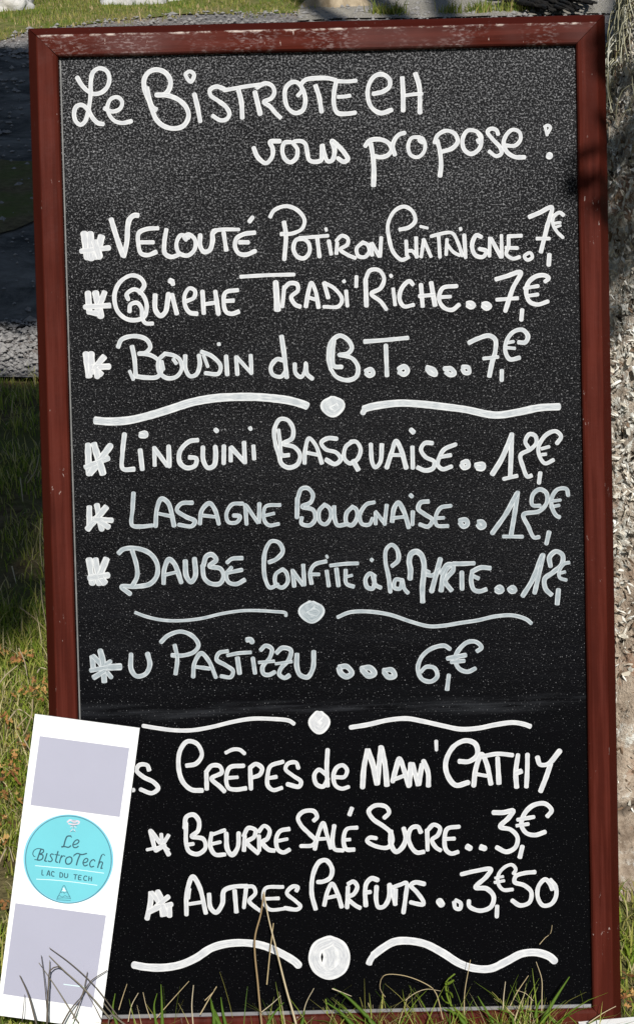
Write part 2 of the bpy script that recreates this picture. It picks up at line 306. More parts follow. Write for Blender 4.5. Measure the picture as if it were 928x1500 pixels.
# ------------------------------------------------------------------ handwriting: pen strokes on the board
# every line: (zone origin x, y), then strokes "width: x,y x,y ..." read at 928/300 enlargement of the photograph
ZS = 928.0 / 300.0
LINES = [
('heading_line', 'chalk_new', 'upper heading line in looped white hand lettering', """
@100,80
20:42,105 60,135 85,162 115,178 150,172 178,145 187,105 172,72 140,62 113,80 103,120 102,175 97,225 88,270 75,305 55,318 35,302 27,265 38,235 62,228 90,250 112,288 135,310 158,315
19:163,243 200,258 235,245 245,215 225,193 195,200 178,235 185,270 210,300 245,310 285,302
22:400,183 440,178 460,150 462,115 440,82 400,68 365,80 345,110 345,150 362,200 380,250 400,295 435,325 485,335 525,320 545,280 535,240 500,205 450,185 400,183
24:356,150 368,205 382,240 400,250
17:530,88 550,76 569,88 568,105 555,124 540,110 530,90
23:572,182 585,235 598,302
20:705,155 670,145 642,160 645,185 680,210 715,238 730,268 718,292 690,298 652,276
19:705,162 760,152 820,142 885,135
22:770,158 784,215 788,288
@350,80
23:72,170 84,220 96,270
20:78,150 120,130 150,142 160,170 146,198 112,214 140,235 165,265 190,288
20:266,186 285,160 266,128 240,125 212,150 207,190 220,240 255,265 288,252 300,210 292,165 280,140 300,115 345,107 400,107 440,116
22:345,138 362,190 373,258
19:440,120 490,122 528,118
20:440,120 430,170 430,230 445,264 490,268 526,263
19:445,192 480,190 502,186
20:608,178 650,168 680,145 680,112 650,90 615,97 588,135 582,190 600,240 640,265 692,250
22:738,102 742,175 742,256
22:797,84 815,145 818,262
17:745,186 790,180 828,177
"""),
('heading_line', 'chalk_new', 'lower heading line in joined white script ending in a colon', """
@350,80
21:66,422 85,465 122,492 150,462 152,425 140,396 185,392
20:235,396 205,400 196,440 210,475 232,488 258,470 264,430 245,398 280,392 300,405 308,440 318,478 345,486 372,478 374,460 376,412
21:376,408 386,450 402,484 422,478 432,430 420,392 450,415 480,450 492,474 474,486 448,470
20:570,415 590,390 635,384 675,400 690,430 672,456 640,465 612,460
22:596,405 606,465 610,530 608,596
20:704,452 695,415 704,385 725,362 748,355
@550,80
18:200,374 162,378 146,415 158,455 190,465 218,440 222,402 208,378 196,388 212,400
20:265,400 280,365 320,345 358,360 370,395 345,425 300,440
21:278,390 290,440 295,500 290,550
19:460,385 470,400 478,375 455,348 415,345 392,385 400,430 430,450 465,430 478,390 462,355
18:553,360 545,342 520,336 505,350 530,385 562,420 568,448 545,460 512,438
19:590,412 630,412 654,385 650,352 620,340 592,362 578,400 592,440 630,464 672,465
15:762,328 778,320 790,330 782,348 772,362
14:765,326 770,345 775,365
34:782,457 786,459
"""),
('bullet_star', 'chalk_new', None, """
@100,280
26:72,192 88,300
28:100,192 104,302
26:152,204 125,295
18:60,272 120,265 184,257
28:120,230 140,295
"""),
('menu_line', 'chalk_new', 'first starter line with its price', """
@100,280
23:195,128 220,210 248,290
23:252,295 266,230 270,160 278,128 298,110 318,110
20:408,168 355,172 320,190 318,240 330,282 360,290 400,275
20:332,232 386,232
21:445,172 436,230 438,282 465,298 510,285
20:545,210 510,200 490,240 502,280 540,292 572,265 574,220 545,196 525,208 535,222
22:598,200 598,250 615,275 640,268 654,225 654,192 668,178
18:655,180 700,174 772,174
22:704,190 716,270
20:845,188 795,195 762,215 755,250 772,282 805,288 845,272
19:776,232 815,232
20:820,138 834,120
@350,280
19:140,118 158,88 210,68 262,85 296,130 285,170 240,192 188,195
20:203,138 212,200 205,308
19:290,216 258,222 246,262 265,298 295,304 318,278 316,238 292,214
17:272,212 330,208 402,202
20:354,215 364,298
18:406,226 417,288
14:392,168 395,178
18:444,235 440,285
17:440,225 465,202 492,215 490,242 458,264 490,288 525,303
18:560,232 532,260 540,294 570,298 590,270 580,242 556,232
18:596,235 602,292
17:600,235 634,295
17:643,210 638,298
@550,280
18:105,175 150,164 178,135 166,92 128,70 85,90 55,150 60,215 80,278 118,312 150,298
17:137,225 140,290
17:142,270 165,270
18:182,208 184,298
18:170,275 190,300
17:205,300 216,222
17:216,220 250,298
14:202,160 236,168
16:250,205 290,194 345,190 372,235 392,295
17:284,205 290,300
16:322,218 318,288
15:322,240 350,275 380,292
18:400,200 406,300
15:382,165 384,175
19:478,208 455,200 435,245 450,290 485,298 500,272 470,262
17:515,210 514,296
18:520,212 566,300
17:568,200 570,298
19:660,202 598,205
17:600,205 600,250 590,285 620,306 652,298
17:585,256 640,258
16:690,280 672,295 685,312 708,300 700,280 685,282
21:692,118 740,98 795,74 775,160 746,278
18:726,215 784,215
17:850,110 832,97 805,115 800,145 818,182 846,210
13:806,146 836,142
13:812,164 836,156
21:785,288 782,334
"""),
('bullet_star', 'chalk_new', None, """
@100,280
22:90,462 96,545
24:124,460 148,566
22:166,457 130,550
20:78,525 190,518
20:92,548 130,555
"""),
('menu_line', 'chalk_new', 'second starter line with its price', """
@100,280
20:325,460 345,425 325,392 285,382 235,412 210,470 222,540 262,578 310,584 345,568 356,520 338,470 300,445 265,468 272,490
19:278,545 282,515 312,506 332,530 336,575 350,598 384,600
23:394,468 396,540 418,565 440,548 450,500 454,466
22:470,470 492,556
28:460,405 475,412
20:472,412 475,424
20:538,498 570,482 574,452 550,440 528,470 530,520 550,550 584,556
22:608,456 614,555
22:666,455 680,555
18:620,512 668,505
20:770,448 712,460 704,510 716,548 740,556 774,545
18:712,498 750,496
18:780,388 900,381 1022,378
@350,280
30:166,415 174,540
18:205,430 196,525
20:205,440 228,418 262,422 266,450 236,480 255,515 278,524
20:302,524 315,450 327,416 345,450 360,530
16:315,482 348,492
18:384,415 404,485
18:384,415 430,440 466,490 450,522 382,524
18:484,450 490,520
17:472,405 476,411
17:531,386 530,434
22:572,400 576,520
19:572,400 592,360 632,358 656,395 640,440 598,465 640,500 666,535
18:697,440 706,518
16:686,382 690,388
19:788,425 770,408 736,440 726,490 746,522 790,515
@550,280
20:204,425 212,525
22:250,415 268,520
18:196,476 262,470
20:365,430 302,440 286,490 308,528 345,538 376,515
18:300,480 338,478
24:414,510 430,506 444,518 430,526 414,516
24:484,515 500,510 516,522 500,532 486,522
21:542,400 590,386 655,368 620,440 586,542
18:546,492 644,485
20:765,410 782,395 765,382 725,386 690,415 680,460 695,500 730,514 778,500
17:672,440 734,430
17:686,475 734,468
22:662,538 658,583
"""),
('bullet_star', 'chalk_new', None, """
@100,460
24:80,180 95,284
26:104,182 106,270
22:165,192 122,240
23:110,240 184,238
22:130,255 152,276
22:130,255 132,282
"""),
('menu_line', 'chalk_mid', 'third starter line with its price', """
@100,460
20:226,150 242,116 300,100 355,116 372,150 352,174 320,180
20:320,180 372,186 410,212 424,250 405,284 350,288 306,282
21:289,145 300,200 306,278
17:278,258 295,296
20:440,178 410,210 412,262 446,290 490,284 514,248 504,205 478,188 440,180
17:424,215 432,250
17:476,205 490,225
21:530,188 532,250 552,282 580,274 596,230 592,188
17:612,185 632,238
19:602,170 652,192 690,235 680,270 622,268
22:715,192 720,274
18:682,134 683,142
20:760,195 766,274
18:764,196 830,270
19:826,186 830,270
@350,460
20:200,210 172,205 144,240 152,274 190,284 212,258
22:192,100 205,190 216,288
20:252,226 256,268 280,286 298,260 302,222 308,272 330,292
20:415,250 404,200 415,130 455,98 495,120 510,155 490,180 452,185 510,200 538,240 530,284 490,300 440,284 415,250
20:430,122 424,180 430,236 464,240
22:574,258 596,250 606,270 590,280 574,268
20:566,125 660,118 764,108
21:664,143 669,280
24:722,250 748,238 762,258 745,274 724,262
24:848,242 880,252 888,274 866,268 850,250
@550,460
24:312,248 340,248 356,270 336,276 316,262
22:394,240 418,242 422,266 402,266 392,250
21:422,130 460,112 512,98 540,116 540,170 526,220 513,284
17:486,202 552,195
20:645,128 676,128 688,100 664,72 624,80 592,120 586,170 606,205 650,198
15:596,130 622,125
15:588,152 630,156
20:570,255 569,300
"""),
('divider_line', 'chalk_mid', None, """
@100,460
38:122,482 180,487 270,482 360,462 450,435 560,400 660,382 750,376 850,376 928,382 1000,392 1070,412 1082,418
"""),
('divider_dot', 'chalk_mid', None, """
@350,460
52:425,396 455,412 425,444 392,416 425,394
46:425,412 432,420
"""),
('divider_line', 'chalk_mid', None, """
@350,460
26:560,448 564,440
34:566,430 600,420 720,404 820,408 928,420 1020,432 1160,458 1260,445 1358,425 1446,420
"""),
('bullet_star', 'chalk_mid', None, """
@100,600
22:90,158 94,292
25:116,154 158,292
24:190,166 98,292
20:76,262 182,220
24:140,230 158,290
"""),
('menu_line', 'chalk_mid', 'first main dish line with its price', """
@100,600
22:255,112 246,200 248,268 300,270
23:326,182 336,272
24:326,112 350,106 352,118 330,118
20:390,172 392,256
20:392,176 448,254
22:455,168 458,256
22:588,138 548,145 506,190 506,240 536,264 574,254 580,222 546,216
22:610,172 612,230 632,264 660,254 668,204 666,170
22:705,165 704,244
22:668,92 674,98
20:735,172 736,236
22:738,172 800,240
22:796,150 800,242
20:838,162 842,226
19:822,82 826,88
@350,600
20:186,222 166,160 160,90 185,44 220,48 244,85 240,130 200,155 250,170 276,205 264,248 225,263 192,245 180,200
20:178,92 186,150 194,206 228,206
20:296,245 300,180 316,130 346,160 375,245
17:305,195 360,206
20:440,132 402,130 372,150 392,180 440,195 460,225 434,247 392,226
20:510,146 482,170 476,220 502,244 535,225 550,180 530,146 506,146
24:516,232 540,275
21:596,158 602,238 616,262 638,240 646,156
22:668,262 690,195 710,142 730,175 756,264
18:690,206 735,206
@350,600
21:784,168 786,264
24:778,92 790,104
@550,600
20:255,152 222,152 204,180 225,215 264,236 260,264 225,276 188,262
20:360,158 310,180 290,210 280,250 302,270 342,258
18:292,215 340,206
24:392,242 412,234 418,256 398,264 388,250
28:452,254 484,250 482,264 458,262
24:526,294 570,222 614,118
22:615,110 612,200 608,300
20:580,314 640,300
20:690,172 676,146 694,112 720,118 726,150 700,180 655,206 666,260 686,304 706,298
20:820,152 838,122 814,98 770,115 736,170 742,215 766,244 804,228
16:748,178 784,168
16:752,204 772,202
20:744,285 738,332
"""),
('bullet_star', 'chalk_mid', None, """
@100,600
20:96,440 96,535
22:130,432 152,540
22:174,440 88,542
20:112,496 198,502
22:150,510 182,532
"""),
('menu_line', 'chalk_old', 'second main dish line with its price', """
@100,600
20:296,378 292,450 290,524 330,530 380,525
21:396,528 402,450 422,404 452,422 480,526
17:412,472 460,482
20:562,422 512,426 492,455 532,485 574,506 560,528 502,522
21:596,518 606,455 640,424 665,455 682,518
17:612,480 665,486
19:790,426 742,430 716,475 726,510 764,510 778,484 748,480
@350,600
20:28,432 34,518
18:34,436 86,514
20:92,428 90,514
18:188,432 120,440 114,500 135,524 180,518
16:118,480 160,470
22:264,402 262,488
20:266,400 282,360 310,356 334,385 324,420 286,440 335,455 345,495 320,524 282,516 284,488
19:388,430 362,460 366,508 390,520 414,490 410,448 386,430
20:430,438 434,500 446,524 490,518
19:514,440 486,470 486,514 510,524 534,490 530,452 512,440
19:612,420 576,430 546,480 556,518 590,520 604,492
18:618,465 618,520
18:616,462 662,520
19:668,432 658,520
22:692,510 702,445 720,422 745,460 768,536
17:694,492 745,486
20:786,462 784,520
20:774,386 782,394
@550,600
20:240,416 202,422 192,450 222,475 256,500 236,530 198,520
19:338,436 292,446 270,490 276,524 328,528
17:280,492 310,490
22:380,502 408,500 414,520 396,530 380,512
24:462,510 480,508 490,526 474,534 462,520
24:528,558 590,470 638,380
22:642,375 628,470 612,566
18:576,575 664,576
20:742,436 708,432 710,386 740,362 770,376 774,420 740,460 668,476 690,530 716,580 736,578
20:870,388 862,360 822,362 796,400 796,440 816,480 832,488
15:790,416 834,410
15:790,442 828,434
22:784,554 772,606
"""),
('bullet_star', 'chalk_mid', None, """
@100,780
24:95,122 110,228
24:124,122 142,234
24:174,118 142,200
24:98,206 180,194
26:148,205 166,230
"""),
('menu_line', 'chalk_old', 'third main dish line with its price', """
@100,780
22:228,95 250,76 310,72 370,95 402,140 402,195 372,232 310,245 242,246 280,278
22:290,82 310,150 312,200 290,244
23:432,234 436,165 456,122 480,140 512,226
17:438,192 490,180
24:530,128 536,200 556,224 575,200 572,118
22:612,150 626,108 650,100 670,124 640,152 690,165 704,200 685,232 642,230 616,205 608,150
20:790,116 740,120 720,136
20:738,160 716,190 726,225 760,234 800,214
18:725,182 784,170
@350,780
20:136,135 170,120 198,85 180,46 146,40 120,80 112,150 120,215 140,250 175,236
19:198,166 166,190 166,234 195,250 220,225 214,182 196,166
20:242,172 250,245
20:244,176 290,240
20:290,145 296,240
20:396,130 342,146 322,180 328,234
18:318,190 364,190
20:396,172 406,244
14:396,106 400,114
17:412,150 480,142 540,140
20:440,162 450,244
19:482,168 486,232 520,246
15:482,202 512,194
20:615,198 592,186 572,210 580,248 604,254 612,215 604,190 618,238 640,250
18:598,122 604,128
20:692,152 720,125 714,76 690,56 666,76 662,130 676,200 684,268
19:740,216 708,214 702,250 728,254 738,215 748,255 764,274
@590,800/6.1867
50:62,290 66,215 54,140 72,70 118,50 162,78 188,160 186,250 174,370 176,510
36:190,215 235,235
40:195,255 265,265 335,205
48:335,120 300,250 258,405
48:420,170 372,240 342,405
44:345,250 395,170 445,170 452,215 400,280 380,320 440,405
44:450,160 530,160 640,155
44:530,240 532,385
44:790,200 700,195 625,230
42:625,225 615,320 640,395 690,410 755,390
34:620,265 685,295
@550,780
26:546,258 560,248 570,262 556,268 546,262
24:604,258 620,248 630,262 615,268 606,260
24:664,288 710,212 752,105
22:756,102 738,190 718,274
22:790,152 786,112 815,86 844,102 842,142 800,182 764,210 768,255 796,284
17:876,136 852,142 830,175 832,205 862,216
14:836,184 858,178
23:826,260 820,326
"""),
('divider_line', 'chalk_old', None, """
@100,780
15:302,362 350,380 420,396 500,400 600,390 700,367 800,354 928,358 985,366 985,378
"""),
('divider_dot', 'chalk_old', None, """
@350,780
48:330,330 366,355 330,390 290,357 328,328
40:320,358 345,362
"""),
('divider_line', 'chalk_old', None, """
@350,780
18:446,384 500,362 580,358 680,372 780,405 860,425 928,422 1000,410 1080,398 1160,380 1240,376 1300,394 1322,412
"""),
('bullet_star', 'chalk_old', None, """
@110,940/9.28
62:235,200 250,370
56:250,200 370,330 390,420
64:345,130 375,250 400,550
50:215,390 430,350
76:430,350 620,340
54:250,490 400,400
50:430,300 480,270
50:440,420 490,480
"""),
('menu_line', 'chalk_old', 'single dessert line with its price', """
@100,900
22:285,182 286,250 310,280 350,270 370,230 360,180
20:420,126 452,96 510,78 565,100 590,140 570,170 520,186 468,185
20:482,138 494,200 486,272
21:566,282 572,220 602,176 636,210 668,284
18:580,238 640,246
20:724,166 682,176 672,205 712,230 746,256 736,284 692,280
17:720,186 770,176 828,172
22:766,196 776,268
20:836,200 846,268
24:808,116 826,114 832,124
@350,900
20:98,162 120,142 148,156 140,195 106,240 112,270 136,274 160,262
15:88,218 160,212
20:168,176 196,152 234,162 226,205 190,244 182,272 206,288 228,276
15:164,224 240,214
22:262,178 262,240 276,274 310,284 334,245 338,168
26:452,240 486,236 510,266 486,282 460,266 452,242
28:556,246 592,242 612,268 586,278 558,252
25:654,254 690,252 704,278 676,284 656,262
@550,900
20:334,156 310,142 250,156 206,195 190,250 210,294 250,304 278,280 266,244 228,238 204,260
20:456,168 478,150 454,125 415,126 376,160 358,200 376,245 415,260 450,245
22:325,200 408,184
18:342,216 400,210
22:330,276 322,342
"""),
('divider_line', 'chalk_new', None, """
@100,900
19:340,505 400,515 480,525 560,525 650,510 740,488 830,473 928,474 1000,482 1022,496
"""),
('divider_dot', 'chalk_new', None, """
@350,900
50:363,458 390,488 363,520 337,490 362,456
"""),
('divider_line', 'chalk_new', None, """
@350,900
22:506,512 580,500 680,478 760,472 830,484 928,506 1000,520 1080,516 1160,500 1240,490 1290,498 1318,508
"""),
('menu_line', 'chalk_new', 'crepe heading line beside the card', """
@180,1070
21:-30,240 0,270 48,270
21:120,182 110,158 76,156 62,180 92,210 140,235 160,262 132,284 82,268
21:286,160 332,150 358,110 335,60 292,50 260,90 252,160 270,230 310,268 360,272
20:378,192 380,268
21:376,190 402,160 438,162 448,190 402,218 440,255 460,276
20:545,160 484,168 468,215 478,260 510,268 558,262
18:478,215 520,212
18:464,102 500,86 530,88 550,104
21:576,172 580,264
20:576,168 602,152 630,172 620,200 586,214
20:724,142 668,162 655,205 656,250 680,270 720,260
18:662,216 696,210
20:794,170 784,146 748,150 736,175 770,205 806,232 798,254 746,244
@400,1070
20:240,200 206,178 186,202 196,244 226,254 246,220
21:246,88 242,170 246,254
19:284,212 322,210 334,180 315,158 288,168 272,205 282,250 310,264 340,256
26:404,256 410,170 426,86
26:428,88 452,160 468,244
26:470,240 478,160 488,76
26:490,80 506,160 514,250
24:540,230 556,170 570,128 592,180 614,252
18:548,222 592,205
24:615,250 622,150
24:630,152 656,248
24:658,245 672,155
24:680,140 700,190 702,252
18:737,48 738,88
@560,1070
24:346,140 392,140 428,110 420,62 376,46 322,72 286,140 292,200 330,248 386,236
24:412,248 422,170 448,108 470,150 490,244
18:425,198 470,206
21:450,118 520,106 588,112
23:520,125 526,242
22:612,112 602,190 606,258
22:655,110 654,180 650,256
26:606,192 628,184
24:700,122 712,154 748,152 800,94
24:760,150 740,210 714,276
"""),
('bullet_star', 'chalk_new', None, """
@200,1190/11.6
60:240,320 310,620
58:260,330 400,520
50:420,370 440,560
56:550,380 440,560
44:180,635 400,590
70:330,640 470,560
60:460,560 550,720
60:480,600 540,650
"""),
('menu_line', 'chalk_new', 'first crepe flavour line with its price', """
@180,1070
21:286,422 288,520 302,550 340,560 374,532 364,492 312,480 340,455 344,410 320,382 288,392 280,440
18:292,518 318,514
20:402,462 396,525 418,562 462,562
18:410,470 460,452
17:405,514 440,506
22:468,468 474,540 495,564 520,530 524,466
20:552,478 548,546
20:546,480 568,442 600,452 594,482 562,506 598,545 614,558
20:616,478 618,544
20:614,460 640,432 664,452 654,490 632,506 660,540 688,545
20:755,446 712,456 694,490 702,540 726,553 754,540
18:705,500 744,492
@400,1070
19:182,410 198,392 184,366 136,368 112,395 126,430 165,470 192,500 178,520 126,524
20:188,538 206,462 226,420 242,470 260,536
16:206,492 245,490
21:276,432 268,500 278,538 314,544
20:380,440 332,448 318,500 330,538 368,540
17:325,496 350,494
19:344,384 356,352
20:502,396 524,372 510,346 462,340 432,365 450,400 500,435 530,462 538,500 518,530 462,524 424,500 436,486 464,488
23:532,455 534,520 556,550 585,528 600,485 590,444
22:668,462 654,437 626,442 611,480 626,530 650,553 682,550
20:696,450 698,544
20:696,455 726,427 754,442 744,475 718,496 736,530 758,544
@560,1070
20:345,436 292,446 280,490 286,540 310,558 342,550
18:278,492 326,490
30:382,526 396,534
30:442,528 460,534
22:502,372 545,372 590,364 570,396 532,436 580,450 610,485 600,530 560,550 516,530
21:744,390 764,362 735,332 680,340 640,380 628,430 650,465 690,474 734,460
18:610,405 684,392
17:604,432 658,424
22:632,526 620,576
"""),
('bullet_star', 'chalk_new', None, """
@200,1280/11.6
70:245,310 240,480 180,760
60:260,320 370,480
80:360,310 450,480
64:400,420 440,720
70:540,390 430,480 330,560
70:420,560 590,520
70:560,560 560,720
100:440,560 480,680
80:220,640 380,560
"""),
('menu_line', 'chalk_new', 'second crepe flavour line with its price', """
@180,1250
22:288,278 290,180 316,106 346,150 376,272
17:300,230 352,222
17:302,162 296,205
22:390,182 398,248 422,268 450,230 458,170 500,152 562,148
22:506,168 514,268
19:558,158 548,245
19:550,152 590,152 600,180 572,216 600,245 624,262
18:726,152 644,160 640,225 664,254 740,250
17:648,206 706,204
20:784,172 792,154 770,150 742,180 780,215 804,240 790,254 732,248
@400,1250
21:192,254 174,180 182,90 210,38 240,32 266,70 258,110 226,128 202,130
21:230,238 246,172 266,138 290,180 310,244
17:244,202 290,192
20:338,155 334,245
20:338,140 362,128 380,150 364,185 336,200 370,235 394,248
@530,1270/9.28
66:205,175 130,155 60,220 40,330 50,530
60:20,350 110,340
66:195,270 190,450 220,545 290,540 360,430 370,240
66:370,240 420,350 450,510
60:400,280 520,240 600,215 590,400 560,620
60:460,300 450,500
64:840,230 720,210 660,250 740,340 830,470 830,510 740,500 660,480
@400,1250
34:752,218 762,232
20:826,212 848,226 844,252 824,248 818,222
@560,1250
21:356,95 420,80 490,72 470,105 420,155 470,160 502,195 490,242 440,260 392,240 390,216
17:592,92 602,72 585,52 556,60 526,92 522,135 545,165 588,164
14:508,112 546,105
14:506,132 550,124
21:688,85 640,90 602,104 597,130 640,145 672,175 664,222 622,236 586,214
20:768,165 755,135 735,118 705,150 702,200 725,236 762,230 784,195 782,150 758,120
20:518,238 516,286
"""),
('divider_line', 'chalk_new', None, """
@180,1250
37:52,506 100,515 180,518 260,505 330,475 400,430 470,410 560,406 640,420 720,455 780,492 794,506
"""),
('divider_dot', 'chalk_new', None, """
@180,1250
60:935,400 985,425 1000,472 985,520 935,545 885,520 868,472 885,425 935,400
75:936,440 942,470 936,505
"""),
('divider_line', 'chalk_new', None, """
@560,1250
30:-62,500 -58,488 -42,462
37:-42,462 0,430 50,402 105,396 190,410 270,450 350,500 420,522 490,522 560,490 630,455 700,450 755,468 776,486
"""),
]
def catmull(P, step):
    P = [np.array(p, float) for p in P]
    if len(P) == 2:
        n = max(2, int(np.linalg.norm(P[1] - P[0]) / step)); return [P[0] + (P[1] - P[0]) * i / n for i in range(n + 1)]
    Q = [2 * P[0] - P[1]] + P + [2 * P[-1] - P[-2]]
    out = [P[0]]
    for i in range(1, len(Q) - 2):
        p0, p1, p2, p3 = Q[i - 1:i + 3]
        t0 = 0; t1 = t0 + max(1e-6, np.linalg.norm(p1 - p0)) ** .5; t2 = t1 + max(1e-6, np.linalg.norm(p2 - p1)) ** .5; t3 = t2 + max(1e-6, np.linalg.norm(p3 - p2)) ** .5
        n = max(2, int(np.linalg.norm(p2 - p1) / step))
        for j in range(1, n + 1):
            t = t1 + (t2 - t1) * j / n
            a1 = (t1 - t) / (t1 - t0) * p0 + (t - t0) / (t1 - t0) * p1; a2 = (t2 - t) / (t2 - t1) * p1 + (t - t1) / (t2 - t1) * p2; a3 = (t3 - t) / (t3 - t2) * p2 + (t - t2) / (t3 - t2) * p3
            b1 = (t2 - t) / (t2 - t0) * a1 + (t - t0) / (t2 - t0) * a2; b2 = (t3 - t) / (t3 - t1) * a2 + (t - t1) / (t3 - t1) * a3
            out.append((t2 - t) / (t2 - t1) * b1 + (t - t1) / (t2 - t1) * b2)
    return out
def ribbon(V, F, UV, pts, width, z0, thick, taper=0.0, jit=.05):
    """a band of paint with round ends, lying on the plane (u, v) at height z0, a hair higher towards its end"""
    P = np.array(pts); n = len(P)
    T = np.gradient(P, axis=0); T /= np.maximum(1e-9, np.linalg.norm(T, axis=1))[:, None]
    seg = np.r_[0, np.cumsum(np.linalg.norm(np.diff(P, axis=0), axis=1))]
    W = np.full(n, width / 2)
    ph = rng.random() * 50
    W *= np.array([1 + jit * mn.noise(Vector((s * 160 + ph, ph, 0))) for s in seg])
    if taper: W *= np.clip(.45 + seg / (taper * width), 0, 1) * np.clip(.35 + (seg[-1] - seg) / (taper * width), 0, 1)
    W *= np.array([1 + jit * 1.3 * mn.noise(Vector((s * 38 + ph, 3.3, ph))) for s in seg])
    ca, cb = rng.uniform(.35, 1.0), rng.uniform(.35, 1.0)          # blunt or round ends, as the chisel tip left them
    pre, post = [], []
    for a in (78, 58, 38, 18):
        c, s = math.cos(rad(a)), math.sin(rad(a))
        pre.append((P[0] - T[0] * W[0] * s * ca, T[0], W[0] * c, -W[0] * s)); 
    for a in (18, 38, 58, 78):
        c, s = math.cos(rad(a)), math.sin(rad(a))
        post.append((P[-1] + T[-1] * W[-1] * s * cb, T[-1], W[-1] * c, seg[-1] + W[-1] * s))
    R = pre + [(P[i], T[i], W[i], seg[i]) for i in range(n)] + post
    b = len(V); L = max(1e-6, seg[-1])
    prof = ((-1, 0), (-.86, 1), (-.45, .92), (0, .85), (.45, .92), (.86, 1), (1, 0))
    for (p, t, ww, s) in R:
        nx, ny = -t[1], t[0]
        rise = z0 + .00004 * min(1, max(0, s / L))
        full = min(1, ww / (width * .3))
        for (c, h) in prof:
            V.append((p[0] + nx * ww * c, p[1] + ny * ww * c, rise + thick * h if h else z0 * .4))
            UV.append((s * 10, 1 - (1 - abs(c)) * full))
    k = len(prof)
    for i in range(len(R) - 1):
        for j in range(k - 1):
            a = b + i * k + j; F.append((a, a + k, a + k + 1, a + 1))
def parse(txt):
    out = []; sc = ZS; o = (0, 0)
    for ln in txt.strip().splitlines():
        ln = ln.strip()
        if not ln: continue
        if ln[0] == '@':
            a = ln[1:].split('/'); o = tuple(float(q) for q in a[0].split(',')); sc = float(a[1]) if len(a) > 1 else ZS
        else:
            wd, pp = ln.split(':')
            out.append((float(wd) / sc, [(o[0] + float(q.split(',')[0]) / sc, o[1] + float(q.split(',')[1]) / sc) for q in pp.split()]))
    return out
PXM = 0.60 / 745.0
# ------------------------------------------------------------------ the menu board
board = empty('menu_chalkboard', (0, 0, 0))
tag(board, 'tall black menu board in an oxblood wooden frame, covered in white hand lettering', 'chalkboard')
BM = Matrix(((BX.x, BY.x, BN.x, 0), (BX.y, BY.y, BN.y, 0), (BX.z, BY.z, BN.z, 0), (0, 0, 0, 1)))   # local x right, y up the board, z out of it
BW, BH, B0, RW = 0.60, 1.1335, 0.034, 0.0355
def box(V, F, x0, x1, y0, y1, z0, z1):
    b = len(V)
    V += [(x, y, z) for z in (z0, z1) for y in (y0, y1) for x in (x0, x1)]
    F += [tuple(b + i for i in f) for f in ((0, 2, 3, 1), (4, 5, 7, 6), (0, 1, 5, 4), (1, 3, 7, 5), (3, 2, 6, 7), (2, 0, 4, 6))]
V, F = [], []; box(V, F, -BW / 2 - .004, BW / 2 + .004, B0 - .004, B0 + BH + .004, -.010, 0)
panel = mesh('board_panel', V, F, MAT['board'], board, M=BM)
# rails: mitred, one mesh each; profile runs from the outer edge to the opening
PROF = [(0, -.016, 0), (0, -.0030, 0), (.0008, -.0012, 0), (.0108, .0126, 0), (.0116, .0134, .8), (.0122, .0137, 1), (.0130, .0138, .7), (.0142, .0136, 0), (.0200, .0130, 0), (.0300, .0118, 0), (.0335, .0106, 0), (.0350, .0084, 0), (.0355, .0050, 0), (.0355, -.016, 0)]
def rail(a, b, inward, mat):
    """a -> b run along the opening's edge; inward points at the opening"""
    a, b, inw = np.array(a), np.array(b), np.array(inward); d = (b - a) / np.linalg.norm(b - a)
    L = np.linalg.norm(b - a); N = 60; V, F, R, BV = [], [], [], []
    for i in range(N + 1):
        for (wq, z, r) in PROF:
            o = RW - wq
            p = a + d * (-o + (L + 2 * o) * i / N) - inw * o
            j = .00045 * mn.noise(Vector((p[0] * 9, p[1] * 9, wq * 90)))
            V.append((p[0] + inw[0] * j * (wq > .005), p[1] + inw[1] * j * (wq > .005), z + j * (z > 0))); R.append(r); BV.append(1.0 if wq < .0115 else 0.0)
    k = len(PROF)
    for i in range(N):
        for j in range(k):
            F.append((i * k + j, i * k + (j + 1) % k, (i + 1) * k + (j + 1) % k, (i + 1) * k + j))
    F.append(tuple(range(k))[::-1]); F.append(tuple(N * k + q for q in range(k)))
    return mesh('frame_rail', V, F, mat, board, attrs={'ridge': R, 'bevel': BV}, M=BM)
x0, x1, y0, y1 = -BW / 2, BW / 2, B0, B0 + BH
g = .0004
o = rail((x0, y1 + g), (x1, y1 + g), (0, -1), MAT['frame_worn']); o['label'] = 'top rail with its paint rubbed pale and scratched'
rail((x1 + g, y1), (x1 + g, y0), (-1, 0), MAT['frame'])
rail((x1, y0 - g), (x0, y0 - g), (0, 1), MAT['frame'])
rail((x0 - g, y0), (x0 - g, y1), (1, 0), MAT['frame'])
# metal strip along the bottom of the opening
V, F = [], []; box(V, F, x0 + .004, x1 - .001, y0 - .0015, y0 + .0035, .0035, .0062)
mesh('ledge_strip', V, F, MAT['metal'], board, M=BM)
# thin pale line where the panel's cut edge shows beside the left rail
V, F = [], []; box(V, F, x0 + .0006, x0 + .0022, y0 + .004, y1 - .003, .0002, .0022)
mesh('edge_bead', V, F, flat('grey_edge_bead', (.14, .14, .135), .6, .3, 60), board, M=BM)
